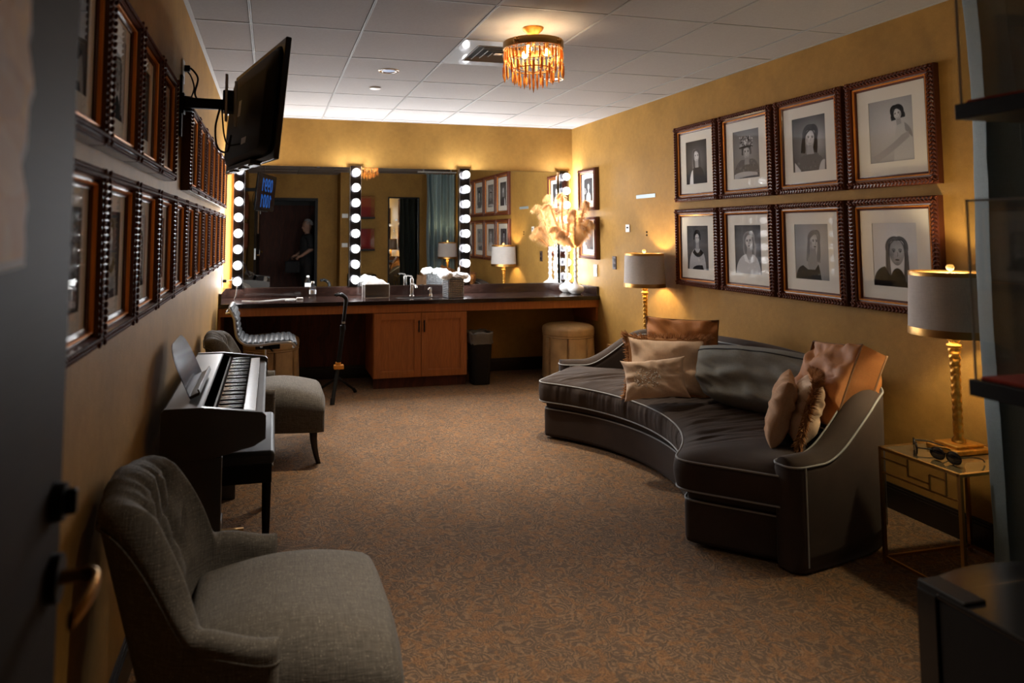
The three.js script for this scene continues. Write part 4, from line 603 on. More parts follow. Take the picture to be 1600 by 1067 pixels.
// ---------------------------------------------------------------- digital piano, bench
{
  const p = thing('digital_piano', 'black digital piano with open keyboard against the left wall', 'piano', v3());
  const d0 = 2.80, d1 = 4.06, prof = [[-0.385, 0.60], [-0.385, 0.775], [-0.375, 0.785], [-0.245, 0.785], [-0.20, 0.765], [-0.192, 0.742], [-0.045, 0.738], [-0.02, 0.735], [-0.012, 0.725], [-0.012, 0.665], [-0.05, 0.64], [-0.2, 0.60]];
  const bodyM = phys({ color: lin(0.05, 0.043, 0.037), roughness: 0.36, clearcoat: 0.15 });
  const cheek = [[-0.385, 0.60], [-0.385, 0.775], [-0.375, 0.787], [-0.245, 0.787], [-0.02, 0.757], [-0.008, 0.745], [-0.008, 0.66], [-0.05, 0.635], [-0.2, 0.60]];
  mesh('case', extrude(prof, d1 - d0 - 0.05).translate(0, 0, -(d1 - 0.025)), bodyM, p);
  for (const d of [d0, d1 - 0.025]) mesh('end_cheek', extrude(cheek, 0.021, 0.002).translate(0, 0, -(d + 0.023)), bodyM, p);
  mesh('control_panel', [bar(V(-0.222, 0.778, d0 + 0.06), V(-0.222, 0.778, d1 - 0.06), 0.036, 0.002, v3(0.41, 0.91, 0))], mat({ color: lin(0.09, 0.08, 0.075), roughness: 0.3, metalness: 0.4 }), p);
  for (const [a, b] of [[3.0, 3.05], [3.25, 3.29], [3.55, 3.6], [3.4, 3.42], [3.44, 3.46], [3.48, 3.5], [3.1, 3.12], [3.14, 3.16]]) mesh('control_button', [bar(V(-0.222, 0.781, a), V(-0.222, 0.781, b), 0.014, 0.004, v3(0.41, 0.91, 0))], M.steel, p);
  mesh('volume_slider', rbox(0.02, 0.006, 0.012, 0.002, -0.05, 0.756, -(d0 + 0.013)), M.black, p);
  mesh('felt_strip', span(-0.192, -0.188, 0.738, 0.758, d0 + 0.03, d1 - 0.03), mat({ color: lin(0.12, 0.01, 0.01), roughness: 1 }), p);
  const kb0 = d0 + 0.045, nW = 49, kw = (d1 - 0.045 - kb0) / nW, ivory = phys({ color: lin(0.62, 0.59, 0.53), roughness: 0.25, clearcoat: 0.3 });
  const wg = norm(rbox(0.142, 0.018, kw - 0.0016, 0.002)), bg = norm(loft([[0, 0.0], [0.010, 0.0], [0.0125, 0.003]].map(([y, s]) => [[-0.048, -0.0055 + s * 0.4], [0.048 - s * 3, -0.0055 + s * 0.4], [0.048 - s * 3, 0.0055 - s * 0.4], [-0.048, 0.0055 - s * 0.4]].map(([a, b]) => v3(a, y, b))), true, false, true));
  for (let i = 0; i < nW; i++) { const d = kb0 + (i + 0.5) * kw; meshOf('white_key', wg, ivory, p).position.set(-0.118, 0.748, -d); if (![2, 6].includes((i + 4) % 7) && i < nW - 1) meshOf('black_key', bg, M.blackGloss, p).position.set(-0.14, 0.757, -(d + kw / 2)); }
  mesh('leg_panel', rspan(-0.375, -0.165, 0.0, 0.60, d0 + 0.005, d0 + 0.03, 0.004), bodyM, p); mesh('leg_panel', rspan(-0.375, -0.165, 0.0, 0.60, d1 - 0.03, d1 - 0.005, 0.004), bodyM, p);
  mesh('back_panel', rspan(-0.37, -0.352, 0.12, 0.58, d0 + 0.03, d1 - 0.03, 0.002), bodyM, p); mesh('pedal_box', rspan(-0.33, -0.2, 0.03, 0.1, 3.25, 3.6, 0.01), bodyM, p);
  for (const d of [3.34, 3.42, 3.5]) mesh('pedal', rspan(-0.2, -0.1, 0.045, 0.057, d - 0.012, d + 0.012, 0.005), M.brass, p);
  // smoky music rest with rounded top corners, leaning towards the wall
  const rest = thing('music_rest', 'smoky translucent music rest standing on the piano top', 'music rest', V(-0.30, 0.787, 3.2)); rest.rotation.set(-0.42, Math.PI / 2, 0, 'YXZ');
  const o = [[-0.25, 0], [0.25, 0], [0.25, 0.10]]; for (let k = 0; k <= 10; k++) { const a = k / 10 * Math.PI / 2; o.push([0.11 + 0.14 * Math.cos(a), 0.10 + 0.12 * Math.sin(a)]); } for (let k = 0; k <= 10; k++) { const a = Math.PI / 2 + k / 10 * Math.PI / 2; o.push([-0.11 + 0.14 * Math.cos(a), 0.10 + 0.12 * Math.sin(a)]); }
  mesh('plate', extrude(o, 0.004), M.smoked, rest); mesh('ledge', [rbox(0.5, 0.012, 0.04, 0.003, 0, 0.006, 0.022), rbox(0.5, 0.02, 0.006, 0.002, 0, 0.014, 0.042)], bodyM, rest);
  const b = thing('piano_bench', 'black leather piano bench tucked under the keyboard', 'bench', v3());
  mesh('seat_pad', rspan(-0.29, 0.035, 0.425, 0.485, 3.22, 3.93, 0.022), M.leather, b);
  mesh('frame', rspan(-0.275, 0.022, 0.345, 0.428, 3.235, 3.915, 0.004), M.black, b);
  const nh = []; for (let i = 0; i < 22; i++) nh.push(ball(0.005, 0.024, 0.415, -(3.25 + i * 0.031), 6)); mesh('stud_trim', nh, M.steel, b);
  for (const [x, d] of [[0.0, 3.26], [0.0, 3.89], [-0.255, 3.26], [-0.255, 3.89]]) mesh('leg', loft([[0.345, 0.02], [0.2, 0.018], [0, 0.012]].map(([y, r]) => [[-1, -1], [1, -1], [1, 1], [-1, 1]].map(([a, c]) => V(x + a * r, y, d + c * r))), true, false, true), M.black, b);
}
// ---------------------------------------------------------------- swivel chair with ribbed leather shell
{
  const g = thing('swivel_chair', 'black ribbed leather swivel chair with chrome column, seen from the side', 'chair', V(-0.03, 0, 6.08));
  const prof = resample([v3(0.245, 0.515, 0), v3(0.21, 0.55, 0), v3(0.1, 0.553, 0), v3(-0.06, 0.54, 0), v3(-0.16, 0.55, 0), v3(-0.215, 0.60, 0), v3(-0.232, 0.67, 0), v3(-0.245, 0.76, 0), v3(-0.29, 0.845, 0)], 140);
  const rows = prof.map((p, i) => { const t = prof[Math.min(139, i + 1)].clone().sub(prof[Math.max(0, i - 1)]).normalize(), n = v3(-t.y, t.x, 0).multiplyScalar(-1), rib = Math.pow(Math.abs(Math.sin(i / 139 * Math.PI * 17)), 0.5), th = 0.012 + 0.012 * rib; const r = []; for (const z of [-0.215, -0.205, -0.1, 0, 0.1, 0.205, 0.215]) r.push(p.clone().addScaledVector(n, Math.abs(z) > 0.21 ? 0.004 : th).setZ(z)); for (const z of [0.215, 0, -0.215]) r.push(p.clone().addScaledVector(n, -0.006).setZ(z)); return r; });
  mesh('shell', loft(rows, true, false, true), M.leather, g);
  for (const s of [-1, 1]) mesh('side_rail', loft(prof.filter((_, i) => i % 3 === 0).map((p, i, a) => { const t = a[Math.min(a.length - 1, i + 1)].clone().sub(a[Math.max(0, i - 1)]).normalize(), n = v3(-t.y, t.x, 0); return [[-0.006, 0.004], [0.012, 0.004], [0.012, 0.016], [-0.006, 0.016]].map(([o, z]) => p.clone().addScaledVector(n, o).setZ(s * (0.214 + z))); }), true, false, true), M.steel, g);
  mesh('handle_bar', [tube([v3(-0.262, 0.80, -0.2), v3(-0.3, 0.79, -0.17), v3(-0.3, 0.79, 0.17), v3(-0.262, 0.80, 0.2)], 0.011, 40, 8)], M.chrome, g);
  mesh('cross_bar', [rod(v3(0.225, 0.515, -0.22), v3(0.225, 0.515, 0.22), 0.012), rod(v3(-0.03, 0.525, -0.22), v3(-0.03, 0.525, 0.22), 0.012)], M.chrome, g);
  mesh('tilt_mechanism', [rbox(0.2, 0.045, 0.1, 0.008, 0.02, 0.495, 0), rod(v3(0.02, 0.495, 0), v3(0.06, 0.485, 0.22), 0.006)], M.black, g);
  mesh('column', [cyl(0.026, 0.026, 0.22, 0, 0.09, 0), cyl(0.016, 0.016, 0.2, 0, 0.3, 0)], M.chrome, g);
  for (let k = 0; k < 5; k++) { const a = k / 5 * Math.PI * 2 + 0.3, c = Math.cos(a), s = Math.sin(a), ft = mesh('base_arm', [bar(v3(0, 0.1, 0), v3(c * 0.28, 0.075, s * 0.28), 0.032, 0.022)], M.chrome, g); mesh('caster', [cyl(0.028, 0.028, 0.04, 0, -0.02, 0).rotateX(Math.PI / 2).rotateY(-a).translate(c * 0.28, 0.029, s * 0.28), rod(v3(c * 0.28, 0.04, s * 0.28), v3(c * 0.28, 0.075, s * 0.28), 0.009)], M.rubber, ft); }
}
// ---------------------------------------------------------------- skirted stools
function skirtedStool(label, x, d, r, h, turn) {
  const g = thing('skirted_stool', label, 'stool', V(x, 0, d), turn, 'round skirted vanity stools');
  mesh('cushion', lathe([[0.001, h], [r * 0.55, h - 0.004], [r * 0.85, h - 0.016], [r * 0.97, h - 0.035], [r, h - 0.06], [r * 0.99, h - 0.1], [r * 0.965, h - 0.118], [r * 0.9, h - 0.12]], 64), M.satin, g);
  mesh('welt', [new THREE.TorusGeometry(r * 0.965, 0.006, 8, 64).rotateX(Math.PI / 2).translate(0, h - 0.122, 0)], M.satin, g);
  // skirt of panels separated by inverted pleats
  const n = 240, np = 8, rows = [0.01, 0.12, 0.24, h - 0.13].map((y) => { const a = []; for (let i = 0; i < n; i++) { const f = i / n, ph = (f * np) % 1, q = Math.min(ph, 1 - ph), low = 1 - y / (h - 0.12), inn = q < 0.03 + 0.028 * low ? 0.035 : 0, R = r * (0.965 + 0.045 * low) - inn + 0.004 * Math.sin(f * 61) * low; a.push(v3(Math.cos(f * Math.PI * 2) * R, y, Math.sin(f * Math.PI * 2) * R)); } return a; });
  mesh('pleated_skirt', toCreasedNormals(loft(rows, true), 0.7), M.satin, g); mesh('inner_frame', cyl(r * 0.8, r * 0.8, h - 0.15, 0, 0.03, 0), M.black, g); return g;
}
skirtedStool('round cream satin skirted stool under the right end of the counter', 2.915, 6.53, 0.26, 0.545, 0.35);
skirtedStool('round cream satin skirted stool behind the black swivel chair', 0.02, 6.62, 0.255, 0.51, 0.9);

// ---------------------------------------------------------------- waste bin and guitar stand
{
  const g = thing('waste_bin', 'tall black waste bin with clear liner beside the sink cabinet', 'bin', V(1.975, 0, 6.5));
  const sq = (r, y) => { const a = []; for (let k = 0; k < 40; k++) { const f = k / 40 * Math.PI * 2, c = Math.cos(f), s = Math.sin(f), e = 0.5; a.push(v3(Math.sign(c) * Math.pow(Math.abs(c), e) * r, y, Math.sign(s) * Math.pow(Math.abs(s), e) * r)); } return a; };
  mesh('bin_body', loft([sq(0.001, 0.006), sq(0.088, 0), sq(0.09, 0.01), sq(0.112, 0.465), sq(0.116, 0.468), sq(0.116, 0.485), sq(0.108, 0.485), sq(0.088, 0.03), sq(0.001, 0.025)], true), M.rubber, g);
  const lin2 = (r, y, k) => sq(r, y).map((p, i) => p.multiplyScalar(1).add(v3((hash(i, k, 1) - 0.5) * 0.012, (hash(i, k, 2) - 0.5) * 0.022, (hash(i, k, 3) - 0.5) * 0.012)));
  mesh('bin_liner', [loft([lin2(0.1, 0.43, 1), sq(0.105, 0.484), lin2(0.117, 0.494, 2), sq(0.121, 0.478), lin2(0.119, 0.45, 3), lin2(0.117, 0.42, 4), lin2(0.118, 0.39, 5)], true)], phys({ color: lin(0.6, 0.57, 0.52), transmission: 0.8, thickness: 0, roughness: 0.3 }), g);
  const s = thing('guitar_stand', 'black folding guitar stand with yellow clip in front of the counter', 'guitar stand', v3());
  const hub = V(0.582, 0.29, 6.10);
  mesh('front_leg', [rod(hub, V(0.527, 0.02, 5.99), 0.017), rod(V(0.531, 0.05, 5.998), V(0.525, 0.0, 5.985), 0.021)], M.rubber, s);
  mesh('rear_leg', [rod(hub.clone().setY(0.2), V(0.765, 0.02, 6.40), 0.011), rod(V(0.75, 0.035, 6.37), V(0.772, 0.0, 6.415), 0.015)], M.rubber, s);
  mesh('rear_leg', [rod(hub.clone().setY(0.2), V(0.40, 0.02, 6.38), 0.011), rod(V(0.42, 0.035, 6.35), V(0.392, 0.0, 6.39), 0.015)], M.rubber, s);
  mesh('clip', [rbox(0.085, 0.036, 0.055, 0.006, hub.x + 0.005, 0.29, hub.z), cyl(0.024, 0.024, 0.06, hub.x, 0.27, hub.z)], mat({ color: lin(0.6, 0.22, 0.02), roughness: 0.5 }), s);
  mesh('pole', [rod(hub, V(0.622, 0.62, 6.12), 0.02), rod(V(0.62, 0.61, 6.12), V(0.645, 0.83, 6.13), 0.016), cyl(0.026, 0.024, 0.04, 0.62, 0.60, -6.12)], M.black, s);
  mesh('height_collar', cyl(0.016, 0.016, 0.018, 0.626, 0.655, -6.122), M.steel, s);
  mesh('neck_yoke', [tube([V(0.645, 0.83, 6.13), V(0.645, 0.87, 6.12), V(0.62, 0.898, 6.10), V(0.585, 0.912, 6.08)], 0.018, 24), tube([V(0.585, 0.912, 6.13), V(0.585, 0.914, 6.03), V(0.55, 0.905, 6.02)], 0.009, 24), tube([V(0.585, 0.912, 6.08), V(0.585, 0.914, 6.13), V(0.55, 0.902, 6.15)], 0.009, 24)], M.rubber, s);
}
// ---------------------------------------------------------------- table lamps and tables
const glow = mat({ color: lin(0.9, 0.85, 0.75), emissive: lin(1, 0.8, 0.5), emissiveIntensity: 5, roughness: 0.5 });
function tableLamp(label, x, y, d) {
  const g = thing('table_lamp', label, 'lamp', V(x, y, d), 0, 'gilt table lamps with white drum shades'); const bot = 0.50, top = 0.775, R0 = 0.168, R1 = 0.157;
  mesh('base', [rbox(0.20, 0.022, 0.15, 0.006, 0, 0.011, 0), rbox(0.15, 0.014, 0.11, 0.006, 0, 0.028, 0)], M.gilt, g);
  // carved trunk of stacked facets
  const rows = []; for (let k = 0; k <= 120; k++) { const t = k / 120, yy = mix(0.03, 0.445, t), a = []; for (let i = 0; i < 24; i++) { const f = i / 24 * Math.PI * 2, nodes = t * 13, seg = Math.floor(nodes), fr = nodes - seg, scoop = Math.abs(Math.sin(Math.PI * (fr + 0.5 * Math.floor(f / (Math.PI / 2)) % 1))), r = (0.019 + 0.009 * (1 - smooth(0, 0.07, t)) + 0.004 * smooth(0.7, 1, t)) * (0.82 + 0.22 * scoop + 0.05 * hash(seg, i >> 2, 4)); a.push(v3(Math.cos(f) * r, yy, Math.sin(f) * r)); } rows.push(a); }
  mesh('stem', loft(rows, true, false, true), M.gilt, g);
  mesh('stem_collar', lathe([[0.02, 0.44], [0.03, 0.447], [0.028, 0.457], [0.018, 0.463], [0.024, 0.475], [0.026, 0.492], [0.016, 0.505], [0.012, 0.53], [0.012, 0.56]], 20), M.gilt, g);
  const wall = (r0, y0, r1, y1, t) => lathe([[r0, y0], [r1, y1], [r1 - t, y1], [r0 - t, y0], [r0, y0]], 64);
  const sh = mesh('shade', wall(R0, bot, R1, top, 0.003), M.shade, g); const at = (q) => mix(R0, R1, q);
  mesh('lower_band', wall(at(0) + 0.0012, bot - 0.002, at(0.11) + 0.0012, mix(bot, top, 0.11), 0.006), M.brass, sh); mesh('upper_band', wall(at(0.94) + 0.0012, mix(bot, top, 0.94), at(1) + 0.0012, top + 0.002, 0.006), M.brass, sh);
  const spid = []; for (let k = 0; k < 3; k++) spid.push(rod(v3(0, top - 0.012, 0), v3(0.154, top - 0.006, 0).applyAxisAngle(v3(0, 1, 0), k * 2.094), 0.0018, 0.0018, 6)); mesh('spider', spid, M.brass, sh);
  mesh('harp', tube([v3(0.012, 0.535, 0), v3(0.05, 0.6, 0), v3(0.05, 0.69, 0), v3(0, top - 0.012, 0), v3(-0.05, 0.69, 0), v3(-0.05, 0.6, 0), v3(-0.012, 0.535, 0)], 0.0018, 50, 6), M.brass, g);
  mesh('finial', [lathe([[0.001, top + 0.034], [0.012, top + 0.032], [0.017, top + 0.022], [0.013, top + 0.01], [0.006, top + 0.005], [0.006, top - 0.012]], 16)], phys({ color: lin(0.85, 0.7, 0.45), transmission: 0.5, roughness: 0.2, thickness: 0 }), g);
  mesh('bulb', lathe([[0.001, 0.685], [0.018, 0.68], [0.03, 0.66], [0.031, 0.635], [0.02, 0.60], [0.013, 0.585], [0.013, 0.56]], 20), glow, g);
  const p = new THREE.PointLight(lin(...LIGHT.lamp.color), LIGHT.lamp.cd, 0, 2); p.position.set(0, 0.648, 0); p.castShadow = true; p.shadow.radius = 1.5; p.name = 'lamp_light'; g.add(p); return g;
}
function sideTable(label, x0, x1, d0, d1, h) {
  const g = thing('side_table', label, 'table', v3(), 0, 'brass side tables with glass tops'); const t = 0.014, r = (a, b) => bar(a, b, t, t);
  for (const [x, d] of [[x0, d0], [x1, d0], [x0, d1], [x1, d1]]) mesh('leg', span(x - t / 2, x + t / 2, 0, h - 0.012, d - t / 2, d + t / 2), M.brass, g);
  mesh('top_frame', [span(x0 - t / 2, x1 + t / 2, h - 0.012, h, d0 - t / 2, d0 + t / 2), span(x0 - t / 2, x1 + t / 2, h - 0.012, h, d1 - t / 2, d1 + t / 2), span(x0 - t / 2, x0 + t / 2, h - 0.012, h, d0, d1), span(x1 - t / 2, x1 + t / 2, h - 0.012, h, d0, d1)], M.brass, g);
  mesh('glass_top', span(x0 + t / 2, x1 - t / 2, h - 0.006, h - 0.001, d0 + t / 2, d1 - t / 2), phys({ color: lin(0.16, 0.115, 0.06), roughness: 0.07, metalness: 0.35, clearcoat: 1, clearcoatRoughness: 0.03 }), g);
  mesh('stretcher', [span(x0, x1, 0.02, 0.032, d0 - 0.005, d0 + 0.005), span(x0, x1, 0.02, 0.032, d1 - 0.005, d1 + 0.005), span(x0 - 0.005, x0 + 0.005, 0.02, 0.032, d0, d1), span(x1 - 0.005, x1 + 0.005, 0.02, 0.032, d0, d1)], M.brass, g);
  // fretwork on the long faces
  const y0 = h - 0.11, y1 = h - 0.012, dm = (d0 + d1) / 2, w = 0.006, hf = (x, da, db, y) => span(x - w / 2, x + w / 2, y - w / 2, y + w / 2, da, db), vf = (x, d, a, b) => span(x - w / 2, x + w / 2, a, b, d - w / 2, d + w / 2);
  for (const x of [x0, x1]) mesh('fretwork', [hf(x, d0, d1, y0), hf(x, d0 + 0.06, dm - 0.05, y0 + 0.062), vf(x, dm - 0.05, y0, y0 + 0.062), vf(x, d0 + 0.06, y0, y1), hf(x, dm - 0.05, dm + 0.05, y0 + 0.025), vf(x, dm + 0.05, y0 + 0.025, y1), hf(x, dm + 0.05, d1, y0 + 0.062)], M.brass, g);
  return g;
}
sideTable('brass side table with smoked glass top beside the near sofa arm', 2.655, 3.13, 2.235, 2.6, 0.5);
sideTable('brass side table mostly hidden behind the far sofa arm', 2.80, 3.17, 5.13, 5.46, 0.5);
tableLamp('gilt table lamp with white drum shade on the near side table', 2.945, 0.5, 2.475);
tableLamp('gilt table lamp with white drum shade behind the far sofa arm', 3.02, 0.5, 5.22);
function sunglasses(label, x, d, turn) {
  const g = thing('sunglasses', label, 'sunglasses', V(x, 0.5, d), turn, 'sunglasses on the side table'); const m = phys({ color: lin(0.01, 0.012, 0.018), roughness: 0.12, clearcoat: 1 });
  for (const s of [-1, 1]) { mesh('lens', new THREE.SphereGeometry(0.03, 20, 12).scale(1, 0.8, 0.18).translate(s * 0.034, 0.026, 0), m, g); mesh('temple', tube([v3(s * 0.066, 0.036, 0), v3(s * 0.07, 0.034, -0.06), v3(s * 0.066, 0.018, -0.12), v3(s * 0.062, 0.006, -0.135)], 0.003, 24, 6), M.blackGloss, g); }
  mesh('rim', [new THREE.TorusGeometry(0.03, 0.003, 6, 24).scale(1, 0.8, 1).translate(0.034, 0.026, 0), new THREE.TorusGeometry(0.03, 0.003, 6, 24).scale(1, 0.8, 1).translate(-0.034, 0.026, 0), tube([v3(-0.006, 0.034, 0), v3(0, 0.037, 0.003), v3(0.006, 0.034, 0)], 0.003, 10, 6)], M.blackGloss, g); return g;
}
sunglasses('dark sunglasses standing at the left edge of the near side table', 2.735, 2.50, -2.3);
sunglasses('dark sunglasses lying at the front edge of the near side table', 2.735, 2.36, -1.5);

// ---------------------------------------------------------------- chandelier
{
  const g = thing('chandelier', 'small gilt ceiling chandelier with amber crystal drops', 'chandelier', V(1.405, CH, 3.575));
  mesh('canopy', lathe([[0.001, -0.04], [0.02, -0.04], [0.035, -0.03], [0.055, -0.012], [0.06, 0]], 32), M.gilt, g); mesh('stem', [cyl(0.006, 0.006, 0.07, 0, -0.10, 0), ball(0.013, 0, -0.062, 0, 12)], M.gilt, g);
  const R = 0.162, yb = -0.085; mesh('ring', lathe([[R, yb], [R + 0.006, yb + 0.002], [R + 0.007, yb - 0.035], [R, yb - 0.04], [R - 0.004, yb - 0.036], [R - 0.004, yb - 0.003], [R, yb]], 64), M.brass, g);
  for (let k = 0; k < 4; k++) { const a = k * Math.PI / 2 + 0.62, pts = [ball(0.012, 0, 0, 0.004, 8)]; for (let q = 0; q < 6; q++) pts.push(ball(0.008, Math.cos(q * 1.047) * 0.014, Math.sin(q * 1.047) * 0.014, 0, 6)); mesh('rosette', pts.map((p) => p.translate(0, yb - 0.018, R + 0.007).rotateY(a)), M.brass, g); }
  const sp = []; for (let k = 0; k < 3; k++) sp.push(rod(v3(0, yb - 0.015, 0), v3(R, yb - 0.01, 0).applyAxisAngle(v3(0, 1, 0), k * 2.094 + 0.3), 0.003, 0.003, 6)); mesh('spoke', sp, M.brass, g);
  const amber = phys({ color: lin(0.80, 0.42, 0.10), transmission: 0.5, thickness: 0, roughness: 0.12, ior: 1.5 }), clear = phys({ color: lin(0.92, 0.7, 0.36), transmission: 0.6, thickness: 0, roughness: 0.08, ior: 1.5 });
  const drop = (l) => norm(mergeGeometries([norm(lathe([[0.0005, 0], [0.005, -0.006], [0.0005, -0.012]], 6)), norm(lathe([[0.0005, -0.013], [0.0055, -0.02], [0.0065, -l * 0.75], [0.0005, -l]], 6))])); const dl = drop(0.085), ds = drop(0.07), dk = drop(0.06);
  for (let i = 0; i < 40; i++) { const a = i / 40 * Math.PI * 2; const m = meshOf('crystal_drop', i % 2 ? dl : ds, i % 3 ? amber : clear, g); m.position.set(Math.cos(a) * (R - 0.001), yb - 0.04, Math.sin(a) * (R - 0.001)); }
  for (let i = 0; i < 24; i++) { const a = i / 24 * Math.PI * 2 + 0.1; const m = meshOf('crystal_drop', dl, amber, g); m.position.set(Math.cos(a) * (R + 0.004), yb - 0.105 - 0.012 * (i % 3), Math.sin(a) * (R + 0.004)); m.rotation.y = a; }
  // swags of beads and a lower basket ring
  const bead = norm(new THREE.OctahedronGeometry(0.0052, 1)), sw = [];
  for (let k = 0; k < 12; k++) for (let q = 0; q <= 14; q++) { const t = q / 14, a = k / 12 * Math.PI * 2, r = mix(R - 0.004, 0.105, t), y = yb - 0.045 - 0.105 * Math.pow(t, 0.6) - 0.015 * Math.sin(Math.PI * t); sw.push(bead.clone().translate(Math.cos(a) * r, y, Math.sin(a) * r)); }
  mesh('bead_swag', sw, clear, g).userData.kind = 'stuff'; mesh('basket_ring', new THREE.TorusGeometry(0.105, 0.004, 8, 48).rotateX(Math.PI / 2).translate(0, yb - 0.15, 0), M.brass, g);
  for (let i = 0; i < 16; i++) { const a = i / 16 * Math.PI * 2; meshOf('crystal_drop', i % 2 ? dl : ds, amber, g).position.set(Math.cos(a) * 0.105, yb - 0.155, Math.sin(a) * 0.105); }
  for (let i = 0; i < 8; i++) { const a = i / 8 * Math.PI * 2; meshOf('crystal_drop', dl, amber, g).position.set(Math.cos(a) * 0.055, yb - 0.172, Math.sin(a) * 0.055); } meshOf('crystal_drop', drop(0.11), amber, g).position.set(0, yb - 0.172, 0);
  mesh('basket_rod', [...[0, 1, 2, 3, 4, 5].map((k) => rod(v3(0, yb - 0.168, 0), v3(Math.cos(k * 1.047) * 0.105, yb - 0.15, Math.sin(k * 1.047) * 0.105), 0.0022, 0.0022, 5))], M.brass, g);
  const hot = mat({ color: lin(1, 0.9, 0.7), emissive: lin(1, 0.82, 0.52), emissiveIntensity: 9, roughness: 0.4 });
  for (let k = 0; k < 3; k++) { const a = k * 2.094 + 2.3, x = Math.cos(a) * 0.075, z = Math.sin(a) * 0.075; mesh('lamp_holder', cyl(0.011, 0.011, 0.03, x, yb - 0.03, z, 14), M.brass, g); mesh('bulb', ball(0.02, x, yb - 0.052, z, 14), hot, g); const p = new THREE.PointLight(lin(...LIGHT.chandelier.color), LIGHT.chandelier.cd / 3, 0, 2); p.position.set(x, yb - 0.052, z); p.castShadow = true; p.shadow.radius = 1; p.name = 'chandelier_light'; g.add(p); }
}

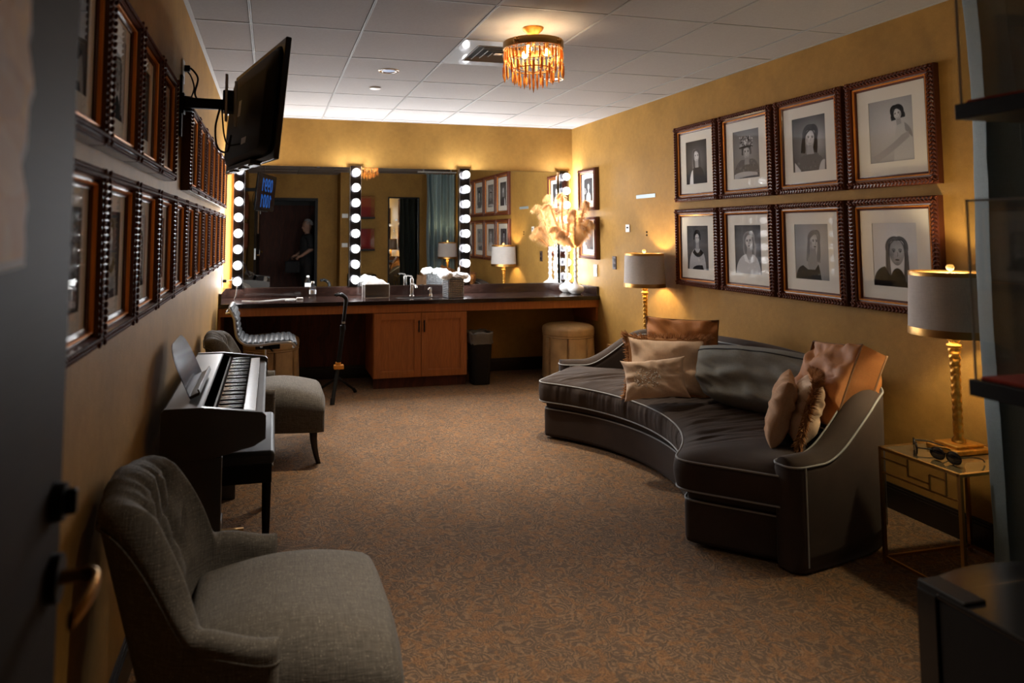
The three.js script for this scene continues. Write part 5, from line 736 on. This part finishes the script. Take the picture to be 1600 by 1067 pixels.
// ---------------------------------------------------------------- things on the counter
const CT = 0.8142;
{
  const f = thing('faucet', 'chrome single-hole faucet behind the sink', 'faucet', V(1.375, CT, 6.84));
  mesh('body', [cyl(0.026, 0.024, 0.012), cyl(0.019, 0.019, 0.155, 0, 0.01, 0), ball(0.019, 0, 0.165, 0, 14)], M.chrome, f); mesh('spout', tube([v3(0, 0.12, 0.01), v3(0.01, 0.115, 0.06), v3(0.02, 0.105, 0.11), v3(0.022, 0.085, 0.125)], 0.013, 30, 10), M.chrome, f); mesh('lever', [tube([v3(0, 0.17, 0), v3(0, 0.19, 0), v3(-0.03, 0.2, 0.0), v3(-0.07, 0.2, 0.0)], 0.007, 24, 8)], M.chrome, f);
  const s = thing('soap_dispenser', 'small chrome soap dispenser right of the faucet', 'soap dispenser', V(1.565, CT, 6.83)); mesh('base', [cyl(0.02, 0.018, 0.02), cyl(0.012, 0.012, 0.05, 0, 0.018, 0)], M.chrome, s); mesh('nozzle', [cyl(0.014, 0.014, 0.018, 0, 0.066, 0), tube([v3(0, 0.075, 0), v3(-0.02, 0.076, 0.02), v3(-0.035, 0.06, 0.035)], 0.006, 20, 8)], M.chrome, s);
  // tissue dispenser: bevelled mirrored box with tissue
  const b = thing('tissue_box', 'mirrored tissue box with white tissue left of the sink', 'tissue box', V(1.005, CT, 6.78)); b.rotation.y = 0.06;
  const mirG = mat({ color: lin(0.42, 0.39, 0.37), metalness: 0.9, roughness: 0.12 }); mesh('box_body', box(0.24, 0.128, 0.13, 0, 0.064, 0), mirG, b);
  const ed = []; for (const x of [-0.12, 0.12]) for (const z of [-0.065, 0.065]) ed.push(box(0.006, 0.13, 0.006, x, 0.065, z)); for (const z of [-0.065, 0.065]) for (const y of [0.002, 0.129]) ed.push(box(0.245, 0.006, 0.006, 0, y, z)); for (const x of [-0.12, 0.12]) ed.push(box(0.006, 0.006, 0.13, x, 0.129, 0)); mesh('edge_trim', ed, mat({ color: lin(0.85, 0.84, 0.82), roughness: 0.25, metalness: 0.4 }), b);
  const tis = (N, w, d, hgt, sd) => { const r = []; for (let i = 0; i <= N; i++) { const a = []; for (let j = 0; j <= N; j++) { const u = i / N * 2 - 1, v = j / N * 2 - 1; a.push(v3(u * w, hgt * Math.pow(Math.max(0, 1 - Math.max(Math.abs(u), Math.abs(v))), 0.8) * (0.7 + 0.6 * vnoise(u * 3 + 9, v * 3 + 9, 997, sd)) + 0.004, v * d)); } r.push(a); } return loft(r); };
  mesh('tissue', tis(16, 0.116, 0.06, 0.07, 5).translate(-0.01, 0.128, 0), M.paper, b);
  // lattice cube with tissues
  const c = thing('lattice_tissue_cube', 'silver studded tissue cube with a heap of white tissue right of the sink', 'tissue box', V(1.745, CT, 6.62)); c.rotation.y = 0.12;
  mesh('cube_body', box(0.158, 0.178, 0.158, 0, 0.089, 0), mat({ color: lin(0.02, 0.02, 0.022), roughness: 0.4 }), c);
  const st = [], studs = []; const sg = norm(new THREE.BoxGeometry(0.0105, 0.0105, 0.006)); for (let q = 0; q < 4; q++) { for (let i = 0; i < 9; i++) for (let j = 0; j < 10; j++) studs.push(sg.clone().translate(-0.07 + i * 0.0175, 0.012 + j * 0.0172, 0.081).rotateY(q * Math.PI / 2)); } mesh('stud_lattice', studs, mat({ color: lin(0.75, 0.75, 0.76), metalness: 0.85, roughness: 0.25 }), c).userData.kind = 'stuff';
  const puff = []; for (let k = 0; k < 9; k++) { const gq = new THREE.IcosahedronGeometry(0.045, 3), pp = gq.attributes.position; for (let i = 0; i < pp.count; i++) { const q = v3().fromBufferAttribute(pp, i), nn = 0.8 + 0.5 * vnoise(q.x * 60 + 50 + k, q.y * 60 + q.z * 40 + 50, 997, k); pp.setXYZ(i, q.x * nn * 1.3, q.y * nn * 0.7, q.z * nn); } gq.computeVertexNormals(); puff.push(gq.translate(rr(-0.09, 0.1), 0.2 + rr(-0.004, 0.02), rr(-0.05, 0.05))); } mesh('tissue', puff, M.paper, c);
  const w = thing('water_bottle', 'small clear plastic water bottle on the counter', 'bottle', V(0.385, CT, 6.58)); mesh('bottle_body', lathe([[0.001, 0.002], [0.028, 0.002], [0.031, 0.01], [0.031, 0.05], [0.029, 0.055], [0.031, 0.06], [0.031, 0.11], [0.026, 0.13], [0.013, 0.15], [0.012, 0.162]], 28), M.pet, w); mesh('cap', cyl(0.0145, 0.0145, 0.016, 0, 0.162, 0, 20), M.whitePlastic, w); mesh('label', lathe([[0.0316, 0.062], [0.0316, 0.1]], 28), mat({ color: lin(0.5, 0.52, 0.55), roughness: 0.5, side: THREE.DoubleSide }), w);
  const ch = thing('charger', 'white charging cable coiled on the left of the counter', 'charger', V(0.2, CT, 6.74)); mesh('cable', tube([v3(-0.45, 0.003, 0.06), v3(-0.3, 0.003, 0.12), v3(-0.15, 0.003, 0.02), v3(-0.05, 0.003, -0.05), v3(0.02, 0.003, -0.03), v3(0.03, 0.004, 0.03), v3(-0.06, 0.003, 0.06), v3(-0.02, 0.004, 0.0), v3(0.05, 0.004, 0.0)], 0.0025, 120, 6), M.whitePlastic, ch); mesh('adapter', rbox(0.06, 0.016, 0.03, 0.004, 0.075, 0.009, 0), M.whitePlastic, ch);
}
// vases with plumes
function vase(label, x, d, k) {
  const g = thing('bottle_vase', label, 'vase', V(x, CT, d), 0, 'white long-necked vases'); const pr = [[0.001, 0], [0.05, 0], [0.055, 0.006], [0.085, 0.03], [0.094, 0.055], [0.085, 0.08], [0.055, 0.1], [0.03, 0.115], [0.026, 0.13]];
  for (let i = 0; i < 5; i++) { const y = 0.13 + i * 0.066; pr.push([0.018, y + 0.012], [0.0165, y + 0.035], [0.019, y + 0.052], [0.0265, y + 0.058], [0.0265, y + 0.062]); } pr.push([0.018, 0.47], [0.017, 0.5], [0.022, 0.512], [0.017, 0.512], [0.014, 0.47]);
  mesh('vase_body', lathe(pr.map(([a, b]) => [a * k, b * k]), 40), M.porcelain, g); return g;
}
vase('white long-necked vase of plumes in front, nearer the counter edge', 3.075, 6.68, 0.92); vase('white long-necked vase of plumes standing behind, nearer the mirror', 3.06, 6.87, 0.9);
function plume(label, x, d, y, tip, bend, len) {                    // a feather from the vase mouth, arching over
  const base = V(x, y, d), top = V(...tip), mid = base.clone().lerp(top, 0.55).add(v3(bend[0], bend[1], bend[2])), hook = top.clone().add(v3(bend[3], -0.05, bend[4]));
  const cur = new THREE.CatmullRomCurve3([base, base.clone().lerp(mid, 0.5).add(v3(bend[0] * 0.3, 0.02, 0)), mid, top, hook]), g = thing('plume', label, 'feather', v3(), 0, 'golden feather plumes in the vases');
  mesh('quill', tube(cur.getPoints(20), 0.0025, 30, 6), mat({ color: lin(0.5, 0.32, 0.14), roughness: 0.6 }), g);
  const pos = [], N = 1500; for (let i = 0; i < N; i++) {
    const t = 0.1 + 0.9 * (i / N), p = cur.getPointAt(t), tg = cur.getTangentAt(t), an = rnd() * Math.PI * 2, side = v3(Math.cos(an), rr(-0.4, 0.4), Math.sin(an)); side.addScaledVector(tg, -side.dot(tg)).normalize(); const l = len * Math.sin(Math.PI * clamp(0.12 + (t - 0.1) * 0.8)) * rr(0.6, 1.15), dir = side.clone().addScaledVector(tg, 0.55).normalize(), w = side.clone().cross(tg).normalize().multiplyScalar(0.003); let a = p.clone();
    for (let s = 0; s < 3; s++) { const b = a.clone().addScaledVector(dir, l / 3).add(v3(rr(-0.003, 0.003), -0.011 * s * l / 0.06, rr(-0.003, 0.003))), k0 = 1 - s / 3.3, k1 = 1 - (s + 1) / 3.3, q = [a.clone().addScaledVector(w, k0), a.clone().addScaledVector(w, -k0), b.clone().addScaledVector(w, k1), b.clone().addScaledVector(w, -k1)]; for (const m of [0, 1, 2, 2, 1, 3]) pos.push(q[m].x, q[m].y, q[m].z); a = b; }
  }
  const bg = new THREE.BufferGeometry(); bg.setAttribute('position', new THREE.Float32BufferAttribute(pos, 3)); bg.computeVertexNormals(); mesh('barbs', bg, phys({ color: lin(0.80, 0.52, 0.22), roughness: 0.9, transmission: 0.45, thickness: 0, side: THREE.DoubleSide }), g).userData.kind = 'stuff';
}
{
  const a = [3.075, 6.68], b = [3.06, 6.87], y = CT + 0.45;
  plume('tallest golden plume, leaning right over the small corner portraits', ...a, y, [3.11, 1.76, 6.5], [0.0, 0.05, 0.02, 0.0, 0.05], 0.085);
  plume('golden plume drooping to the right of the front vase', ...a, y, [3.10, 1.56, 6.42], [0.03, 0.08, 0.05, 0.01, 0.06], 0.075);
  plume('golden plume hanging low on the left of the front vase', ...a, y, [2.92, 1.45, 6.68], [-0.05, 0.03, 0.04, -0.05, 0.04], 0.08);
  plume('broad golden plume upright in the middle of the front vase', ...a, y, [3.04, 1.68, 6.62], [-0.01, 0.02, 0.03, -0.05, 0.03], 0.09);
  plume('golden plume curling towards the room from the front vase', ...a, y, [3.06, 1.52, 6.5], [0.02, 0.08, 0.06, 0.0, 0.08], 0.08);
  plume('tall golden plume of the rear vase, against the light bar', ...b, y, [3.0, 1.86, 6.84], [-0.02, 0.02, 0.0, -0.05, 0.0], 0.08);
  plume('golden plume curving left from the rear vase across the mirror', ...b, y, [2.86, 1.74, 6.86], [-0.03, 0.08, 0.0, -0.07, 0.0], 0.07);
  plume('golden plume of the rear vase, lowest on the mirror side', ...b, y, [2.9, 1.50, 6.8], [-0.03, 0.06, 0.02, -0.06, 0.02], 0.07);
  plume('short golden plume filling the middle of the rear vase', ...b, y, [3.06, 1.62, 6.8], [0.0, 0.03, 0.02, 0.0, 0.05], 0.085);
}

// ---------------------------------------------------------------- right foreground: curtain, display shelves, small fridge
{
  const g = thing('curtain', 'tall grey-teal satin curtain hanging in deep folds at the right edge', 'curtain', v3());
  const sheet = (da, db, folds, xo) => { const rows = [], N = 220; for (let k = 0; k <= 30; k++) { const yy = mix(0.02, 2.47, k / 30), row = [], fl = 1 + 0.3 * (1 - k / 30); for (let i = 0; i <= N; i++) { const f = i / N, ph = f * folds * Math.PI * 2, d = mix(da, db, f) + (1 - f) * (0.018 * Math.sin(ph * 0.37 + k * 0.06) + 0.012 * Math.sin(k * 0.3 + f * 9) + 0.04 * (1 - k / 30)), amp = 0.06 * fl * (0.8 + 0.3 * Math.sin(f * 13)); row.push(V(d, yy, xo + amp * (Math.sin(ph + 0.15 * Math.sin(k * 0.22 + f * 5)) + 0.25 * Math.sin(2 * ph)) + 0.005 * (vnoise(f * 30, k * 0.8, 997, 5) - 0.5))); } rows.push(row); } return rows; };
  const A = sheet(2.64, 3.185, 4.5, 2.08), Bk = A.map((r) => r.map((p) => p.clone().add(v3(0, 0, 0.0025))));
  mesh('curtain_cloth', [loft(A), loft(Bk.map((r) => r.slice().reverse()))], M.curtain, g); mesh('header_tape', A[30].length ? [tube(A[30].filter((_, i) => i % 2 === 0), 0.008, 300, 5)] : [], M.curtain, g);
  const tr = thing('curtain_track', 'pale ceiling track carrying the grey-teal curtain', 'curtain track', v3()); mesh('rail', [rspan(2.5, XR, 2.50, 2.525, 2.06, 2.10, 0.003), span(2.6, 2.62, 2.525, CH, 2.075, 2.085), span(3.1, 3.12, 2.525, CH, 2.075, 2.085)], M.whiteMetal, tr); const hk = []; for (let i = 0; i < 14; i++) hk.push(span(2.66 + i * 0.04, 2.664 + i * 0.04, 2.465, 2.505, 2.076, 2.084)); mesh('hooks', hk, M.steel, tr);
  const red = mat({ color: lin(0.28, 0.012, 0.012), roughness: 0.95 });
  const shelf = (y, lab, lab2, fill) => {
    const s = thing('display_shelf', lab, 'shelf', v3(), 0, 'black floating display shelves'); mesh('board', rspan(1.462, 1.88, y - 0.034, y, DF, 1.2, 0.002), M.black, s); mesh('velvet_liner', rspan(1.477, 1.865, y, y + 0.008, DF + 0.01, 1.185, 0.003), red, s); mesh('velvet_back', span(1.475, 1.868, y + 0.008, y + 0.375, DF + 0.002, DF + 0.006), red, s);
    const c = thing('acrylic_case', lab2, 'display case', v3(), 0, 'clear acrylic display cases'); const t = 0.005, x0 = 1.47, x1 = 1.872, d0 = DF + 0.01, d1 = 1.192, h = 0.38, y0 = y + 0.001;
    mesh('side_pane', span(x0, x0 + t, y0, y0 + h, d0, d1), M.acrylic, c); mesh('side_pane', span(x1 - t, x1, y0, y0 + h, d0, d1), M.acrylic, c); mesh('front_pane', span(x0 + t, x1 - t, y0, y0 + h, d1 - t, d1), M.acrylic, c); mesh('top_pane', span(x0, x1, y0 + h, y0 + h + t, d0, d1), M.acrylic, c);
    mesh('bonded_edge', [span(x0 - 0.0005, x0 + 0.003, y0, y0 + h + t, d1 - 0.003, d1 + 0.0005), span(x0 - 0.0005, x0 + 0.003, y0 + h, y0 + h + t, d0, d1)], phys({ color: lin(0.30, 0.29, 0.26), transmission: 0.4, thickness: 0, roughness: 0.3 }), c);
  };
  shelf(1.732, 'upper black floating display shelf in the right foreground', 'clear acrylic case standing on the upper black shelf'); shelf(1.136, 'lower black floating display shelf lined with red velvet in the right foreground', 'clear acrylic case standing on the lower black shelf');
  const hat = thing('black_shoe', 'black rounded shoe lying on the red velvet of the lower shelf', 'shoe', V(1.57, 1.144, 1.06), 1.2); mesh('upper', new THREE.SphereGeometry(0.05, 24, 14).scale(2.3, 0.62, 0.85).translate(0, 0.032, 0), M.leather, hat); mesh('heel', cyl(0.02, 0.03, 0.03, -0.09, 0, 0), M.black, hat); mesh('topline', new THREE.TorusGeometry(0.034, 0.006, 8, 24).rotateX(Math.PI / 2).scale(1.6, 1, 1).translate(-0.04, 0.052, 0), M.black, hat);
  const f = thing('mini_fridge', 'black glossy mini fridge in the bottom right corner', 'fridge', v3()); const x0 = 1.415, x1 = 1.89, d0 = 0.78, d1 = 1.255, h = 0.672;
  mesh('body', rspan(x0, x1, 0.02, h - 0.012, d0, d1, 0.006), M.black, f); mesh('top_panel', rspan(x0 - 0.002, x1 + 0.002, h - 0.014, h, d0, d1 + 0.004, 0.005), M.blackGloss, f);
  const bow = []; const n = 24; for (let i = 0; i <= n; i++) { const t = i / n; bow.push([mix(x0, x1, t), d1 + 0.045 + 0.05 * Math.sin(Math.PI * t)]); } const ol = [[x1, d1 + 0.008], [x0, d1 + 0.008], ...bow];
  mesh('door', extrude(ol, 0.62, 0.004).rotateX(-Math.PI / 2).translate(0, 0.04, 0), M.blackGloss, f); mesh('hinge_cap', rspan(x0, x0 + 0.06, h - 0.012, h + 0.008, d1 - 0.06, d1 + 0.05, 0.004), M.black, f); for (const fx of [x0 + 0.04, x1 - 0.04]) for (const fd of [d0 + 0.04, d1 - 0.04]) mesh('foot', cyl(0.015, 0.015, 0.022, fx, 0, -fd), M.rubber, f);
  // front wall, seen in the vanity mirrors
  const m = thing('standing_mirror', 'full-length black-framed mirror on the front wall, reflected in the vanity mirror', 'mirror', v3()); mesh('frame', [span(2.2, 2.225, 0.3, 2.13, DF, DF + 0.025), span(2.795, 2.82, 0.3, 2.13, DF, DF + 0.025), span(2.225, 2.795, 0.3, 0.325, DF, DF + 0.025), span(2.225, 2.795, 2.105, 2.13, DF, DF + 0.025)], M.black, m); mesh('mirror_glass', span(2.225, 2.795, 0.325, 2.105, DF + 0.004, DF + 0.01), M.mirror, m);
  const sw = (y, l) => { const q = thing('light_switch', l, 'switch', V(1.37, y, DF), Math.PI, 'switch plates on the front wall'); mesh('plate', rbox(0.115, 0.08, 0.008, 0.003, 0, 0, 0.004), M.whitePlastic, q); mesh('rocker', [rbox(0.028, 0.05, 0.006, 0.002, -0.024, 0, 0.01), rbox(0.028, 0.05, 0.006, 0.002, 0.024, 0, 0.01)], M.porcelain, q); }; sw(1.76, 'upper switch plate on the front wall, reflected left of the sink'); sw(1.2, 'lower switch plate on the front wall, reflected left of the sink');
}

// ---------------------------------------------------------------- person in the doorway, reflected in the left mirror
function sdfMesh(bones, lo, hi, cell, k) {                          // bones: [ax, ay, az, ra, bx, by, bz, rb]
  const c = lo.clone().add(hi).multiplyScalar(0.5), half = Math.max(hi.x - lo.x, hi.y - lo.y, hi.z - lo.z) / 2, res = Math.min(150, Math.ceil(half * 2 / cell));
  const mc = new MarchingCubes(res, new THREE.MeshBasicMaterial(), false, false, 200000); mc.isolation = 0;
  for (let z = 0; z < res; z++) for (let y = 0; y < res; y++) for (let x = 0; x < res; x++) {
    const px = c.x + (x - res / 2) / (res / 2) * half, py = c.y + (y - res / 2) / (res / 2) * half, pz = c.z + (z - res / 2) / (res / 2) * half; let d = 1e3;
    for (const [ax, ay, az, ra, bx, by, bz, rb] of bones) { const ux = bx - ax, uy = by - ay, uz = bz - az, wx = px - ax, wy = py - ay, wz = pz - az, t = clamp((ux * wx + uy * wy + uz * wz) / (ux * ux + uy * uy + uz * uz + 1e-9)), e = Math.hypot(wx - ux * t, wy - uy * t, wz - uz * t) - mix(ra, rb, t), h = clamp(0.5 + 0.5 * (d - e) / k); d = d > 100 ? e : mix(d, e, h) - k * h * (1 - h); }
    mc.field[z * res * res + y * res + x] = -d;
  }
  mc.update(); const n = mc.count, g = new THREE.BufferGeometry(); g.setAttribute('position', new THREE.BufferAttribute(mc.positionArray.slice(0, n * 3), 3)); g.setAttribute('normal', new THREE.BufferAttribute(mc.normalArray.slice(0, n * 3), 3));
  const p = g.attributes.position; for (let i = 0; i < p.count; i++) p.setXYZ(i, c.x + p.getX(i) * half, c.y + p.getY(i) * half, c.z + p.getZ(i) * half); g.computeVertexNormals(); return g;
}
{
  const g = thing('person', 'person in black clothes standing in the doorway holding a dark bag, reflected in the mirror', 'person', V(0.72, 0, -0.42), Math.PI * 0.93);   // local +x is the way the person faces
  const skin = mat({ color: lin(0.34, 0.19, 0.13), roughness: 0.6 }), blk = mat({ color: lin(0.012, 0.012, 0.014), roughness: 0.9 });
  const head = [[0, 1.56, 0, 0.085, 0.01, 1.60, 0, 0.09], [0.03, 1.50, 0, 0.055, 0.055, 1.49, 0, 0.035], [0.09, 1.555, 0, 0.014, 0.105, 1.535, 0, 0.013], [0, 1.40, 0, 0.052, 0.0, 1.50, 0, 0.05], [-0.005, 1.55, 0.085, 0.016, -0.005, 1.575, 0.087, 0.018], [-0.005, 1.55, -0.085, 0.016, -0.005, 1.575, -0.087, 0.018], [0.078, 1.505, -0.018, 0.009, 0.078, 1.505, 0.018, 0.009]];
  const arm = (s) => [[0, 1.345, s * 0.19, 0.05, -0.02, 1.10, s * 0.23, 0.042], [-0.02, 1.10, s * 0.23, 0.04, 0.17, 0.97, s * 0.2, 0.028]];
  const fingers = (s) => { const b = [[0.17, 0.97, s * 0.2, 0.024, 0.235, 0.945, s * 0.19, 0.026]]; for (let k = 0; k < 4; k++) { const z = s * 0.2 + (k - 1.5) * 0.019, l = [0.9, 1.05, 1, 0.8][k]; b.push([0.235, 0.945, z, 0.0095, 0.235 + 0.035 * l, 0.925, z, 0.009], [0.235 + 0.035 * l, 0.925, z, 0.009, 0.225 + 0.035 * l, 0.90, z, 0.008]); } b.push([0.195, 0.965, s * 0.2 - s * 0.02, 0.011, 0.235, 0.975, s * 0.2 - s * 0.045, 0.0095]); return b; };
  const body = [...head, [0, 1.34, -0.15, 0.06, 0, 1.34, 0.15, 0.06], [0, 1.25, 0, 0.13, 0, 1.05, 0, 0.12], [0, 1.05, 0, 0.12, 0, 0.92, 0, 0.135], ...arm(1), ...arm(-1), ...[1, -1].flatMap((s) => [[0, 0.9, s * 0.085, 0.085, 0.01, 0.5, s * 0.1, 0.055], [0.01, 0.5, s * 0.1, 0.055, -0.01, 0.1, s * 0.1, 0.036], [-0.02, 0.05, s * 0.1, 0.035, 0.15, 0.035, s * 0.11, 0.03]])];
  mesh('body', mergeGeometries([sdfMesh(body, v3(-0.3, 0, -0.4), v3(0.35, 1.75, 0.4), 0.0125, 0.03), ...[1, -1].map((s) => sdfMesh(fingers(s), v3(0.12, 0.85, s * 0.2 - 0.09), v3(0.32, 1.03, s * 0.2 + 0.09), 0.003, 0.008))].map((q) => norm(q))), skin, g);
  mesh('shirt', sdfMesh([[0, 1.35, -0.16, 0.068, 0, 1.35, 0.16, 0.068], [0, 1.26, 0, 0.142, 0, 1.05, 0, 0.138], [0, 1.05, 0, 0.138, 0, 0.86, 0, 0.15], ...[1, -1].map((s) => [0, 1.345, s * 0.19, 0.062, -0.018, 1.14, s * 0.228, 0.056])], v3(-0.3, 0.7, -0.4), v3(0.35, 1.5, 0.4), 0.0125, 0.03), blk, g);
  mesh('trousers', sdfMesh([1, -1].flatMap((s) => [[0, 0.9, s * 0.085, 0.1, 0.01, 0.5, s * 0.1, 0.075], [0.01, 0.5, s * 0.1, 0.075, -0.01, 0.11, s * 0.1, 0.06]]), v3(-0.3, 0, -0.4), v3(0.35, 1.1, 0.4), 0.0125, 0.03), blk, g);
  for (const s of [1, -1]) mesh('shoe', sdfMesh([[-0.03, 0.045, s * 0.1, 0.044, 0.15, 0.04, s * 0.11, 0.04], [-0.03, 0.045, s * 0.1, 0.044, -0.02, 0.1, s * 0.1, 0.045]], v3(-0.12, 0, s * 0.1 - 0.1), v3(0.22, 0.2, s * 0.1 + 0.1), 0.008, 0.02), blk, g);
  const hs = []; for (let i = 0; i < 500; i++) { const a = rnd() * 7, e = rr(-0.15, 1.5), d = v3(Math.cos(a) * Math.cos(e), Math.sin(e), Math.sin(a) * Math.cos(e)); if (d.x > 0.55 && d.y < 0.75) continue; const p = v3(0.0, 1.605, 0).addScaledVector(d, 0.09); hs.push(rod(p, p.clone().addScaledVector(d, 0.022).add(v3(rr(-0.012, 0.004), rr(-0.015, 0.008), rr(-0.01, 0.01))), 0.006, 0.002, 4)); }
  mesh('hair', hs, mat({ color: lin(0.4, 0.39, 0.38), roughness: 0.9 }), g).userData.kind = 'stuff'; mesh('eyes', [ball(0.012, 0.083, 1.565, 0.032, 8), ball(0.012, 0.083, 1.565, -0.032, 8)], mat({ color: lin(0.1, 0.08, 0.07), roughness: 0.2 }), g);
  const bag = thing('black_bag', 'dark bag held by the person in the doorway', 'bag', V(0.44, 0.62, -0.46), 0.2); mesh('bag_body', rbox(0.3, 0.24, 0.12, 0.03, 0, 0.12, 0), blk, bag); mesh('bag_handle', tube([v3(-0.08, 0.23, 0), v3(-0.06, 0.29, 0), v3(0.06, 0.29, 0), v3(0.08, 0.23, 0)], 0.008, 24), blk, bag);
}

renderer.render(scene, camera);
